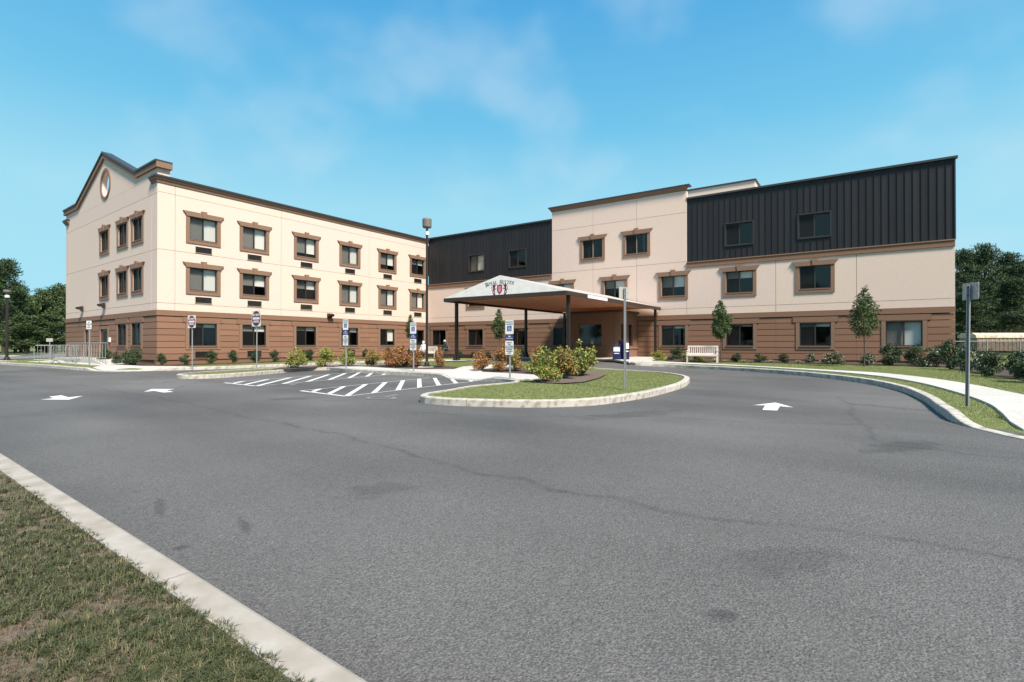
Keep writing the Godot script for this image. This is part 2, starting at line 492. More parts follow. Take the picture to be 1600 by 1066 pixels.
func _ready() -> void:
	rng.seed = 20
	# camera, sky, sun, exposure
	var cam := Camera3D.new()
	cam.name = "camera"
	cam.position = Vector3(0, 1.3, 0)
	cam.rotation_degrees = Vector3(0.313, 0, 0)
	cam.fov = 67.0
	cam.near = 0.05
	cam.far = 900.0
	add_child(cam)
	cam.current = true
	var env := Environment.new()
	env.background_mode = Environment.BG_SKY
	var pan := PanoramaSkyMaterial.new()
	pan.panorama = ImageTexture.create_from_image(sky_image())
	env.sky = Sky.new()
	env.sky.sky_material = pan
	env.tonemap_mode = Environment.TONE_MAPPER_LINEAR
	env.tonemap_exposure = 1.8
	env.sdfgi_enabled = true
	env.ssao_enabled = true
	env.ssil_enabled = true
	var we := WorldEnvironment.new()
	we.name = "environment"
	we.environment = env
	add_child(we)
	var sun := DirectionalLight3D.new()
	sun.name = "sun"
	sun.light_color = Color(1.0, 0.955, 0.9)
	sun.light_energy = 1.5
	sun.light_angular_distance = 12.0
	sun.shadow_enabled = true
	add_child(sun)
	sun.look_at_from_position(Vector3(0.36, 0.85, 0.6) * 60.0, Vector3.ZERO)

	make_materials()
	make_ground()
	make_building()
	make_entrance()
	make_furniture()
	make_planting()
	make_people()
	make_woods()
	make_grass()

# ---------------------------------------------------------------- ground
func v2(a: Array) -> Array:
	var o := []
	for i in range(0, a.size(), 2): o.append(Vector2(a[i], a[i + 1]))
	return o

var lawn_poly: PackedVector2Array
var island_poly: PackedVector2Array
var near_poly: PackedVector2Array
var bare: Array = []          # polygons inside the lawns that carry no grass

func structure(called: String) -> Node3D:
	var o := Node3D.new()
	o.name = called
	add_child(o)
	o.set_meta("kind", "structure")
	return o

func ground_sheet(called: String, mesh: Mesh, m: Material) -> MeshInstance3D:
	var o := part(self, called, mesh, m)
	o.set_meta("kind", "structure")
	return o

func make_ground() -> void:
	var st := tool()
	quad(st, Vector3(-500, -0.06, -500), Vector3(500, -0.06, -500), Vector3(500, -0.06, 500), Vector3(-500, -0.06, 500))
	ground_sheet("ground", st.commit(), M.turf)

	# the asphalt of the car park and the drive
	var road := structure("road")
	st = tool()
	var nx := 152; var nz := 76
	for i in nx:
		for j in nz:
			var p := []
			for e in [[0, 0], [1, 0], [1, 1], [0, 1]]:
				var x: float = -62.0 + 0.75 * (i + e[0]); var z: float = -46.0 + 0.75 * (j + e[1])
				p.append(Vector3(x, terrain(x, z), z))
			for e in [0, 1, 2, 0, 2, 3]:
				st.set_uv2(Vector2((p[e].x + 24.0) / 48.0, (p[e].z + 40.0) / 48.0))
				st.add_vertex(p[e])
	part(road, "asphalt", st.commit(), M.asphalt)

	# painted markings
	for poly in [[5.82, -11.38, 5.08, -10.89, 5.33, -10.86, 4.91, -10.11, 5.15, -10.01, 5.56, -10.7, 5.74, -10.51],
		[-10.97, -11.99, -10.93, -12.3, -11.37, -12.65, -11.35, -12.99, -10.75, -12.5, -10.69, -12.86, -10.27, -11.95],
		[-10.34, -14.79, -9.93, -13.9, -9.86, -14.2, -9.27, -13.71, -9.12, -13.9, -9.63, -14.36, -9.67, -14.79]]:
		part(road, "arrow_marking", marking(v2(poly)), M.paint)
	var aisles := [[Vector2(-9.57, -17.16), Vector2(-7.85, -15.82), Vector2(-5.15, -21.75), Vector2(-7.05, -23.45)], [Vector2(-5.83, -14.23), Vector2(-4.1, -12.74), Vector2(-1.17, -18.15), Vector2(-3.13, -19.75)]]
	for q in aisles:
		stroke(road, q[0], q[1], 0.11)
		stroke(road, q[0], q[3], 0.055)
		stroke(road, q[1], q[2], 0.055)
		var dn: Vector2 = (q[1] - q[0])
		for k in 9:
			# hatching: from the near-right side up to the far-left side
			var a: Vector2 = q[1].lerp(q[2], (k - 2) * 0.155)
			var b: Vector2 = q[0].lerp(q[3], (k - 2) * 0.155 + 0.42)
			if k < 2:
				var cut: float = -((k - 2) * 0.155) / 0.42
				a = q[1].lerp(q[0], cut); b = q[0].lerp(q[3], (k - 2) * 0.155 + 0.42)
			if (k - 2) * 0.155 + 0.42 > 1.0:
				var over: float = ((k - 2) * 0.155 + 0.42 - 1.0) / 0.42
				b = q[3].lerp(q[2], over)
			if a.distance_to(b) > 0.25: stroke(road, a, b, 0.14)
	var stall := (Vector2(2.54, -6.24)).normalized()
	for p in [Vector2(-12.1, -17.6), Vector2(-7.15, -16.6), Vector2(-3.05, -12.6)]:
		var along := Vector3(stall.x, 0, stall.y)
		var xf := Transform3D(Basis(along.cross(Vector3.UP), along, Vector3.UP), Vector3(p.x, 0.004, p.y))
		part(road, "wheelchair_symbol", wheelchair_symbol(1.15, 0.002), M.worn_paint, xf)

	# the big lawn that carries the building, its kerb, paths and beds
	var k := v2([-60, -49, -45, -40, -31.9, -32.1, -24.9, -27.8, -21.1, -25.2, -19.5, -24.4, -18.2, -24.25, -17.0, -25.0, -15.4, -26.0, -14.3, -27.3, -13.0, -29.1, -9.8, -33.0, -7.05, -35.6, -4.9, -37.0])
	for e in [[8.5, 6.1], [11, 5.95], [14, 5.9], [19, 5.9], [20.4, 6.5], [21.5, 8.0]]: k.append(on_b(e[0], e[1]))
	k += v2([6.1, -25.5, 7.3, -25.2, 8.79, -23.59, 10.09, -20.94, 10.66, -18.27, 10.83, -16.04, 10.32, -13.71, 9.31, -11.68, 7.9, -9.5, 7.2, -8.3, 7.0, -7.6, 6.9, -6.9, 7.1, -6.0, 8.5, -4.9, 14, -3.2, 40, 3])
	var path := smooth_path(k, 0.4)
	var kb := structure("kerb")
	kerb(kb, path, -1.0)
	lawn_poly = path.duplicate()
	lawn_poly.append_array(PackedVector2Array([Vector2(46, -60), Vector2(-62, -60)]))
	lawn_poly = grow(lawn_poly, -0.15)
	ground_sheet("lawn", sheet(lawn_poly, -0.035, 2.0), M.turf)
	st = tool()
	for q in [[-300, -300, 300, -60], [-300, -60, -62, -46], [46, -60, 300, 40]]:
		quad(st, Vector3(q[0], 0.13, q[1]), Vector3(q[2], 0.13, q[1]), Vector3(q[2], 0.13, q[3]), Vector3(q[0], 0.13, q[3]))
	ground_sheet("meadow", st.commit(), M.turf)

	# the island in the loop
	var isl := v2([-12.95, -20.5, -12.7, -19.5, -12.05, -19.05, -11.35, -19.3, -10.8, -20.4, -10.3, -22.6, -9.55, -25.0, -9.1, -25.35, -8.6, -24.85, -7.67, -23.75, -5.11, -21.65, -3.64, -20.6, -2.33, -19.2, -1.12, -18.0, -0.1, -16.85, 0.1, -16.0, -0.42, -15.1, -1.05, -14.4, -1.65, -13.0, -2.08, -11.9, -2.03, -11.43, -1.5, -10.95, -0.66, -10.66, 0.42, -10.51, 1.47, -10.73, 2.69, -11.77, 4.34, -14.04, 5.61, -16.38, 5.97, -17.4, 5.97, -18.5, 5.6, -19.6, 4.35, -20.7, 3.3, -21.5])
	for e in [[21.4, 12.6], [20, 11.9], [17, 11.8], [14, 11.8], [12.2, 12.3]]: isl.append(on_b(e[0], e[1]))
	isl += v2([-7.4, -28.3, -9.0, -27.9, -10.6, -26.3, -11.6, -24.7, -12.6, -22.4])
	var ipath := smooth_path(isl, 0.3, true)
	ipath.append(ipath[0])
	var ik := structure("island_kerb")
	var cw := 1.0 if Geometry2D.is_polygon_clockwise(ipath) else -1.0
	kerb(ik, ipath, -cw)
	ipath.remove_at(ipath.size() - 1)
	island_poly = grow(ipath, -0.15)
	ground_sheet("island_lawn", sheet(island_poly, -0.035, 1.2), M.turf)

	# the lawn the photograph is taken from
	var np := v2([-44, -34.41, 14, 9.09])
	var npath := smooth_path(np, 0.4)
	var nk := structure("near_kerb")
	kerb(nk, npath, 1.0, 2.55)
	for c in nk.get_children(): c.material_override = M.kerb_near
	near_poly = npath.duplicate()
	near_poly.append_array(PackedVector2Array([Vector2(14, 34), Vector2(-44, 34)]))
	near_poly = grow(near_poly, -0.155)
	ground_sheet("verge", sheet(near_poly, -0.015, 1.5), M.soil)

	# concrete paths
	var walk := structure("sidewalk")
	var up := smooth_path(v2([6.9, -27.2, 8.6, -27.0, 10.3, -25.6, 10.98, -23.5, 11.99, -20.54, 12.69, -18.24, 12.6, -15.3, 12.2, -13.6, 11.4, -11.5, 10.2, -8.8, 9.4, -6.6, 9.6, -5.5]), 0.5)
	var lo := smooth_path(v2([6.6, -26.0, 8.2, -25.9, 9.5, -24.6, 10.55, -22.84, 11.4, -19.74, 11.75, -16.33, 11.31, -14.23, 10.7, -12.68, 10.1, -11.46, 9.07, -9.79, 7.7, -7.9, 7.1, -6.3]), 0.5)
	slabs(walk, up, lo, 16)
	var slab := PackedVector2Array(v2([-9.0, -25.12, -8.45, -24.75, -7.55, -23.6, -5.0, -21.5, -3.53, -20.45, -2.22, -19.05, -1.0, -17.85, 0.1, -16.6, 0.55, -16.6, 0.95, -17.3, 0.81, -18.74, 0.0, -19.52, -1.0, -20.18, -1.4, -21.3, -1.1, -22.2, 0.6, -23.2, -0.2, -24.2, -2.2, -23.3, -2.5, -22.05, -3.82, -22.32, -5.2, -23.1, -6.4, -24.2, -7.6, -25.3, -8.4, -25.5]))
	slab = Geometry2D.intersect_polygons(slab, island_poly)[0]
	pave(walk, slab, Vector2(0.735, 0.678), 1.75)
	bare.append(slab)
	var lw := PackedVector2Array(v2([-20.5, -25.2, -19.6, -24.65, -18.3, -24.45, -17.1, -25.2, -16.2, -25.9, -17.6, -26.5, -19.0, -26.6, -21.5, -28.1, -24.0, -29.9, -27.5, -32.2, -30.8, -34.2, -31.5, -33.5, -27.4, -31.0, -23.6, -28.5, -21.4, -26.8]))
	lw = Geometry2D.intersect_polygons(lw, lawn_poly)[0]
	pave(walk, lw, Vector2(0.83, 0.56), 1.8)
	bare.append(lw)
	var pad := PackedVector2Array([on_b(12.6, 6.1), on_b(19.0, 6.1), on_b(20.2, 6.7), on_b(21.3, 8.1), on_b(22.0, 8.8), on_b(22.6, 7.0), on_b(21.9, 5.0), on_b(21.2, 0.2), on_b(12.6, 0.2)])
	pave(walk, pad, Vector2(DB.x, DB.z), 2.2)
	bare.append(pad)
	for p in [on_b(13.8, 12.4), on_b(20.5, 12.4)]:
		var sq := PackedVector2Array([p + Vector2(-0.6, -0.5), p + Vector2(0.6, -0.5), p + Vector2(0.6, 0.5), p + Vector2(-0.6, 0.5)])
		part(walk, "post_pad", sheet(sq, 0.02, 1.0), M.concrete[1])

	# mulch beds
	var beds := structure("mulch_bed_ground")
	for b in [[M.mulch, [-6.6, -24.6, -5.3, -23.3, -3.9, -22.45, -2.6, -22.15, -2.4, -23.0, -3.3, -24.3, -5.0, -25.2, -6.3, -25.9, -7.4, -25.8]],
		[M.mulch, [-1.95, -21.0, -1.0, -20.3, 0.0, -19.65, 0.85, -18.9, 1.0, -17.5, 1.6, -18.3, 1.9, -19.6, 1.4, -21.0, 0.4, -21.9, -0.9, -22.0]],
		[M.mulch_pale, [0.65, -16.45, 0.9, -15.4, 1.48, -14.98, 2.16, -15.54, 2.87, -17.11, 3.4, -18.62, 3.5, -19.5, 3.1, -19.95, 2.3, -19.7, 1.9, -19.3, 1.6, -18.0, 1.0, -17.2]],
		[M.mulch, [-10.9, -23.2, -10.15, -23.0, -9.45, -25.1, -8.9, -25.6, -8.3, -25.9, -7.6, -26.1, -8.6, -27.6, -10.0, -26.6, -11.2, -24.9]],
		[M.mulch, [-22.9, -29.0, -20.3, -27.7, -18.9, -26.9, -18.2, -27.4, -7.6, -44.4, -7.9, -45.3, -19.2, -28.6, -23.2, -31.0]]]:
		var poly := PackedVector2Array(v2(b[1]))
		part(beds, "mulch", sheet(poly, 0.006, 0.8), b[0])
		bare.append(poly)
	var bb := [on_b(0.2, 0.1), on_b(0.2, 1.6), on_b(12.4, 1.6), on_b(12.4, 0.1)]
	var bed2 := [on_b(22.1, 0.1), on_b(22.3, 4.6), on_b(23.4, 5.4), on_b(24.4, 3.0), on_b(27, 2.9), on_b(30, 3.0), on_b(33, 3.6)] + v2([19.0, -22.6, 17.4, -20.0, 15.8, -17.2, 14.6, -14.5, 13.4, -11.0, 15.4, -10.5, 17.0, -14.5, 19.5, -18.0, 22.5, -23.5]) + [on_b(35.6, 0.1)]
	for poly in [bb, bed2]:
		part(beds, "mulch", sheet(PackedVector2Array(poly), 0.006, 1.0), M.mulch)
		bare.append(PackedVector2Array(poly))

	# the side road on the left, past the building's end
	var side := PackedVector2Array(v2([-60, -50.5, -38.2, -38.4, -38.5, -41.9, -40.0, -46.0, -43.0, -52, -47, -60, -58, -60, -53.4, -60, -50.8, -55.2, -47.0, -48.0, -42.6, -43.4, -60, -54]))
	side = PackedVector2Array(v2([-61.5, -49.5, -38.2, -37.6, -37.3, -40.0, -38.5, -43.5, -42.0, -51, -46, -59.9, -55, -59.9, -52.4, -58, -49.8, -54.2, -47.5, -50.5, -46.0, -48.2, -61.5, -57]))
	var lane := part(self, "side_road", sheet(side, 0.004, 2.0, 0.15, Rect2(-62, -60, 40, 30)), M.asphalt_plain)
	lane.set_meta("kind", "structure")
	bare.append(side)
	var sk := structure("side_road_kerb")
	kerb(sk, smooth_path(v2([-61.5, -57, -46.0, -48.2, -47.5, -50.5, -49.8, -54.2, -55, -62]), 0.6), 1.0, 3.05, -0.1)

func grow(poly: PackedVector2Array, d: float) -> PackedVector2Array:
	var best := PackedVector2Array()
	for p in Geometry2D.offset_polygon(poly, d):
		if p.size() > best.size(): best = p
	return best

func marking(poly: Array) -> Mesh:
	var p := PackedVector2Array(poly)
	var st := tool()
	var idx := Geometry2D.triangulate_polygon(p)
	for i in range(0, idx.size(), 3):
		var v := []
		for e in 3: v.append(Vector3(p[idx[i + e]].x, terrain(p[idx[i + e]].x, p[idx[i + e]].y) + 0.005, p[idx[i + e]].y))
		if (v[1] - v[0]).cross(v[2] - v[0]).y > 0: tri(st, v[0], v[2], v[1])
		else: tri(st, v[0], v[1], v[2])
	return st.commit()

func stroke(parent: Node3D, a: Vector2, b: Vector2, w: float) -> void:
	var d := (b - a).normalized()
	var n := Vector2(-d.y, d.x) * w * 0.5
	part(parent, "parking_line", marking([a - n, a + n, b + n, b - n]), M.paint)

func slabs(parent: Node3D, a: PackedVector2Array, b: PackedVector2Array, count: int) -> void:
	var sa := []; var sb := []
	for k in count * 3 + 1:
		var t := float(k) / (count * 3)
		sa.append(along(a, t)); sb.append(along(b, t))
	for k in count:
		var poly := PackedVector2Array()
		for j in 4: poly.append(sa[k * 3 + j])
		for j in 4: poly.append(sb[k * 3 + 3 - j])
		bare.append(poly)
		part(parent, "paving_slab", sheet(grow(poly, -0.008), 0.012, 0.7, -99.0, Rect2(-44, -60, 92, 64), 0.07), M.concrete[k % 3])

func along(p: PackedVector2Array, t: float) -> Vector2:
	var total := 0.0
	for i in p.size() - 1: total += p[i].distance_to(p[i + 1])
	var run := t * total
	for i in p.size() - 1:
		var l := p[i].distance_to(p[i + 1])
		if run <= l: return p[i].lerp(p[i + 1], run / l)
		run -= l
	return p[p.size() - 1]

func pave(parent: Node3D, poly: PackedVector2Array, d: Vector2, size: float) -> void:
	var n := Vector2(-d.y, d.x)
	var lo := Vector2(1e9, 1e9); var hi := -lo
	for p in poly:
		var q := Vector2(p.dot(d), p.dot(n))
		lo = Vector2(minf(lo.x, q.x), minf(lo.y, q.y)); hi = Vector2(maxf(hi.x, q.x), maxf(hi.y, q.y))
	var x := lo.x; var k := 0
	while x < hi.x:
		var y := lo.y
		while y < hi.y:
			var cell := PackedVector2Array([d * x + n * y, d * (x + size) + n * y, d * (x + size) + n * (y + size), d * x + n * (y + size)])
			for piece in Geometry2D.intersect_polygons(poly, cell):
				var g := grow(piece, -0.007)
				if g.size() >= 3:
					part(parent, "paving_slab", sheet(smooth_edges(g, 0.4), 0.012, 0.5, -99.0, Rect2(-44, -60, 92, 64), 0.07), M.concrete[(k * 5 + int(y)) % 3])
			k += 1
			y += size
		x += size

func smooth_edges(p: PackedVector2Array, step: float) -> PackedVector2Array:
	var o := PackedVector2Array()
	for i in p.size():
		var a := p[i]; var b := p[(i + 1) % p.size()]
		var k := maxi(1, int(a.distance_to(b) / step))
		for j in k: o.append(a.lerp(b, float(j) / k))
	return o

func ribbon(st: SurfaceTool, pts: Array, w: float, depth: float) -> void:
	for i in pts.size() - 1:
		var a: Vector2 = pts[i]; var b: Vector2 = pts[i + 1]
		var d := (b - a).normalized() * w * 0.45
		var n := Vector2(-d.y, d.x).normalized() * w * 0.5
		var z := depth + 0.0003 * i
		quad(st, Vector3(a.x - d.x - n.x, a.y - d.y - n.y, z), Vector3(a.x - d.x + n.x, a.y - d.y + n.y, z), Vector3(b.x + d.x + n.x, b.y + d.y + n.y, z), Vector3(b.x + d.x - n.x, b.y + d.y - n.y, z))

func wheelchair_symbol(size: float, depth: float) -> Mesh:      # lies in x-y, about 1 high times size
	var st := tool()
	var s := size
	var head := []
	for k in 9: head.append(Vector2(-0.08 + 0.035 * cos(TAU * k / 8), 0.44 + 0.035 * sin(TAU * k / 8)) * s)
	ribbon(st, head, 0.07 * s, depth)
	ribbon(st, [Vector2(-0.07, 0.33) * s, Vector2(-0.05, 0.02) * s, Vector2(0.2, 0.02) * s, Vector2(0.31, -0.3) * s, Vector2(0.4, -0.27) * s], 0.085 * s, depth)
	ribbon(st, [Vector2(-0.06, 0.18) * s, Vector2(0.17, 0.18) * s], 0.07 * s, depth + 0.003)
	var wheel := []
	for k in 13:
		var a := deg_to_rad(115 + 19.5 * k)
		wheel.append(Vector2(-0.03 + 0.27 * cos(a), -0.17 + 0.27 * sin(a)) * s)
	ribbon(st, wheel, 0.07 * s, depth)
	return st.commit()

# ---------------------------------------------------------------- building
const ROWS := [0.39, 0.74, 1.09, 1.44, 1.79, 2.14, 2.5, 2.825]
var building: Node3D

func bpart(called: String, mesh: Mesh, m: Material, wall: Transform3D, at_x := 0.0, at_y := 0.0, at_z := 0.0) -> MeshInstance3D:
	return part(building, called, mesh, m, building.transform.affine_inverse() * wall * Transform3D(Basis(), Vector3(at_x, at_y, at_z)))

func sub(parent: Node3D, called: String, key: String, m: Material, make: Callable) -> MeshInstance3D:
	if not cache.has(key):
		var st := tool()
		make.call(st)
		cache[key] = st.commit()
	return part(parent, called, cache[key], m)

# style: 0 moulded surround (upper floors), 1 flat casing (ground floor), 2 bare metal frame (black wall)
func window(wall: Transform3D, cx: float, y: float, style: int, blind: float, tone := 0, half := false) -> void:
	var w := 1.52; var h := 1.3
	var a := w * 0.5
	var key := "w%d" % style
	if not cache.has(key):
		var st := tool()
		for e in [[-a, 0, -a + 0.05, h], [a - 0.05, 0, a, h], [-a + 0.05, 0, a - 0.05, 0.05], [-a + 0.05, h - 0.05, a - 0.05, h], [-0.035, 0.05, 0.035, h - 0.05]]:
			box(st, Vector3(e[0], e[1], -0.12), Vector3(e[2], e[3], -0.045))
		cache[key] = st.commit()
	var o := bpart("window", cache[key], M.frame, wall, cx, y)
	sub(o, "pane", "pane_l", M.glass, func(st): quad(st, Vector3(-a + 0.05, 0.05, -0.08), Vector3(-a + 0.05, h - 0.05, -0.08), Vector3(-0.035, h - 0.05, -0.08), Vector3(-0.035, 0.05, -0.08)))
	sub(o, "pane", "pane_r", M.glass, func(st): quad(st, Vector3(0.035, 0.05, -0.095), Vector3(0.035, h - 0.05, -0.095), Vector3(a - 0.05, h - 0.05, -0.095), Vector3(a - 0.05, 0.05, -0.095)))
	sub(o, "insect_screen", "screen_l", M.screen, func(st): quad(st, Vector3(-a + 0.05, 0.05, -0.06), Vector3(-a + 0.05, h - 0.05, -0.06), Vector3(-0.035, h - 0.05, -0.06), Vector3(-0.035, 0.05, -0.06)))
	if blind > 0.0:
		var lo := h - 0.03 - (h - 0.06) * blind
		var x0 := 0.0 if half else -a + 0.02
		sub(o, "blind", "blind%.2f%s" % [blind, half], M.blind[tone], func(st):
			var n := 18.0 if half else 1.0
			var yy := lo
			box(st, Vector3(x0, lo, -0.2), Vector3(a - 0.02, h - 0.03, -0.185))
			box(st, Vector3(x0, lo, -0.205), Vector3(a - 0.02, lo + 0.04, -0.18)))
	if style == 0:
		sub(o, "surround", "surround", M.trim, func(st):
			box(st, Vector3(-a - 0.19, -0.23, -0.01), Vector3(-a, h, 0.055))
			box(st, Vector3(a, -0.23, -0.01), Vector3(a + 0.19, h, 0.055))
			box(st, Vector3(-a, -0.23, -0.01), Vector3(a, -0.05, 0.055))
			box(st, Vector3(-a, -0.05, -0.04), Vector3(a, 0.0, 0.075)))
		sub(o, "header", "header", M.trim, func(st):
			prism(st, PackedVector2Array([Vector2(-a - 0.19, h), Vector2(a + 0.19, h), Vector2(a + 0.22, h + 0.1), Vector2(a + 0.37, h + 0.27), Vector2(-a - 0.37, h + 0.27), Vector2(-a - 0.22, h + 0.1)]), -0.01, 0.1))
		sub(o, "keystone", "keystone", M.trim, func(st):
			prism(st, PackedVector2Array([Vector2(-0.1, h + 0.003), Vector2(0.1, h + 0.003), Vector2(0.15, h + 0.38), Vector2(-0.15, h + 0.38)]), -0.01, 0.14))
	elif style == 1:
		sub(o, "surround", "casing", M.trim, func(st):
			box(st, Vector3(-a - 0.19, -0.21, -0.01), Vector3(-a, h + 0.035, 0.03))
			box(st, Vector3(a, -0.21, -0.01), Vector3(a + 0.19, h + 0.035, 0.03))
			box(st, Vector3(-a, -0.21, -0.01), Vector3(a, -0.05, 0.03))
			box(st, Vector3(-a, h, -0.05), Vector3(a, h + 0.035, 0.028)))
		sub(o, "sill", "gsill", M.trim, func(st): box(st, Vector3(-a - 0.02, -0.05, -0.05), Vector3(a + 0.02, 0.0, 0.07)))
		sub(o, "header", "gheader", M.band, func(st): box(st, Vector3(-a - 0.34, h + 0.04, -0.01), Vector3(a + 0.34, h + 0.335, 0.04)))
	else:
		sub(o, "flashing", "flashing", M.frame, func(st):
			box(st, Vector3(-a - 0.07, -0.07, -0.09), Vector3(-a, h + 0.07, 0.06))
			box(st, Vector3(a, -0.07, -0.09), Vector3(a + 0.07, h + 0.07, 0.06))
			box(st, Vector3(-a, -0.07, -0.09), Vector3(a, 0, 0.07))
			box(st, Vector3(-a, h, -0.09), Vector3(a, h + 0.07, 0.075)))

func vent(wall: Transform3D, cx: float, y: float) -> void:
	if not cache.has("vent"):
		var st := tool()
		for k in 7: box(st, Vector3(-0.43, 0.03 + 0.043 * k, -0.02), Vector3(0.43, 0.045 + 0.043 * k, 0.02), Transform3D(Basis(Vector3.RIGHT, 0.0), Vector3.ZERO))
		box(st, Vector3(-0.45, 0.0, -0.04), Vector3(0.45, 0.34, -0.02))
		cache.vent = st.commit()
		st = tool()
		box(st, Vector3(-0.465, -0.015, -0.04), Vector3(-0.45, 0.355, 0.025)); box(st, Vector3(0.45, -0.015, -0.04), Vector3(0.465, 0.355, 0.025))
		box(st, Vector3(-0.45, -0.015, -0.04), Vector3(0.45, 0.0, 0.025)); box(st, Vector3(-0.45, 0.34, -0.04), Vector3(0.45, 0.355, 0.025))
		cache.vent_frame = st.commit()
	var o := bpart("air_vent", cache.vent, M.vent, wall, cx, y, 0.02)
	part(o, "vent_frame", cache.vent_frame, M.vent_frame if y > 1.0 else M.trim)

func panels(wall: Transform3D, xs: Array, ys: Array, holes: Array, tone := 0) -> void:    # rendered wall panels with recessed joints
	for i in xs.size() - 1:
		for j in ys.size() - 1:
			bpart("stucco_panel", wall_mesh(xs[i] + 0.009, xs[i + 1] - 0.009, ys[j] + 0.009, ys[j + 1] - 0.009, holes, 0.03, 0.13), M.tan[(i * 2 + j + tone) % 3], wall)

func boards(wall: Transform3D, x0: float, x1: float, cuts: Array, wins: Array, skip: Array = []) -> void:
	# wins: window centres; the rows beside the windows stop at the casings
	for r in ROWS.size() - 1:
		var xs := [x0]
		var gaps := []
		for c in wins:
			if r >= 2 and r <= 5: gaps.append([c - 0.955, c + 0.955])
			elif r == 6: gaps.append([c - 1.105, c + 1.105])
		for g in skip:
			if ROWS[r] < g[2]: gaps.append([g[0], g[1]])
		gaps.sort_custom(func(a, b): return a[0] < b[0])
		var spans := []
		var x := x0
		for g in gaps:
			if g[0] > x + 0.02: spans.append([x, g[0]])
			x = maxf(x, g[1])
		if x1 > x + 0.02: spans.append([x, x1])
		for s in spans:
			var e: Array = [s[0]]
			for c in cuts:
				if c > s[0] + 0.2 and c < s[1] - 0.2: e.append(c)
			e.append(s[1])
			for k in e.size() - 1:
				var a: float = e[k] + 0.004; var b: float = e[k + 1] - 0.004
				var o := bpart("board", box_mesh(Vector3(0, 0, -0.03), Vector3(1, 1, 0.0)), M.board[(r * 3 + k + int(e[k] * 7)) % 4], wall, a, ROWS[r] + 0.015)
				o.transform = o.transform * Transform3D(Basis.from_scale(Vector3(b - a, ROWS[r + 1] - ROWS[r] - 0.03, 1)), Vector3.ZERO)

func moulding(wall: Transform3D, called: String, x0: float, x1: float, y0: float, y1: float, m: Material, end0 := 0.0, end1 := 0.0) -> void:   # a cornice that steps out towards its top
	var st := tool()
	var h := y1 - y0
	var prof := [[-0.02, y0], [0.05, y0], [0.07, y0 + h * 0.45], [0.13, y0 + h * 0.6], [0.17, y1], [-0.02, y1]]
	for k in prof.size():
		var p: Array = prof[k]; var q: Array = prof[(k + 1) % prof.size()]
		quad(st, Vector3(x0 - end0 * p[0], p[1], p[0]), Vector3(x0 - end0 * q[0], q[1], q[0]), Vector3(x1 + end1 * q[0], q[1], q[0]), Vector3(x1 + end1 * p[0], p[1], p[0]))
	for k in range(1, prof.size() - 1):
		for e in [x0, x1]:
			var s: float = -end0 if e == x0 else end1
			var a := Vector3(e + s * prof[0][0], prof[0][1], prof[0][0]); var b := Vector3(e + s * prof[k][0], prof[k][1], prof[k][0]); var c := Vector3(e + s * prof[k + 1][0], prof[k + 1][1], prof[k + 1][0])
			if e == x0: tri(st, a, c, b)
			else: tri(st, a, b, c)
	bpart(called, st.commit(), m, wall)

func bar(called: String, wall: Transform3D, a: Vector3, b: Vector3, m: Material) -> MeshInstance3D:
	return bpart(called, box_mesh(a, b), m, wall)

func siding(wall: Transform3D, x0: float, x1: float, y0: float, y1: float, wins: Array) -> void:     # standing-seam panels, one by one
	var edges := [x0]
	for c in wins: edges += [c - 0.8, c + 0.8]
	edges.append(x1)
	for i in edges.size() - 1:
		var n := maxi(1, int(round((edges[i + 1] - edges[i]) / 0.325)))
		var w: float = (edges[i + 1] - edges[i]) / n
		for k in n:
			var rows := [[y0, y1]]
			if i % 2 == 1: rows = [[y0, 7.27], [8.7, y1]]
			for r in rows:
				var h: float = r[1] - r[0]
				var key := "seam%.2f_%.3f" % [h, w]
				if not cache.has(key):
					var st := tool()
					prism_up(st, PackedVector2Array([Vector2(0, 0), Vector2(0.0, 0.034), Vector2(0.022, 0.034), Vector2(0.028, 0.004), Vector2(w * 0.5, 0.0), Vector2(w - 0.004, 0.004), Vector2(w - 0.004, -0.02), Vector2(0, -0.02)]), h)
					cache[key] = st.commit()
				bpart("siding_panel", cache[key], M.metal[(k * 5 + i * 3) % 4], wall, edges[i] + k * w, r[0], -0.07)

func prism_up(st: SurfaceTool, prof: PackedVector2Array, h: float) -> void:    # profile in x-z, drawn upwards
	for i in prof.size():
		var a := prof[i]; var b := prof[(i + 1) % prof.size()]
		quad(st, Vector3(a.x, 0, a.y), Vector3(b.x, 0, b.y), Vector3(b.x, h, b.y), Vector3(a.x, h, a.y))

func hole(cx: float, y: float) -> Rect2:
	return Rect2(cx - 0.76, y, 1.52, 1.3)

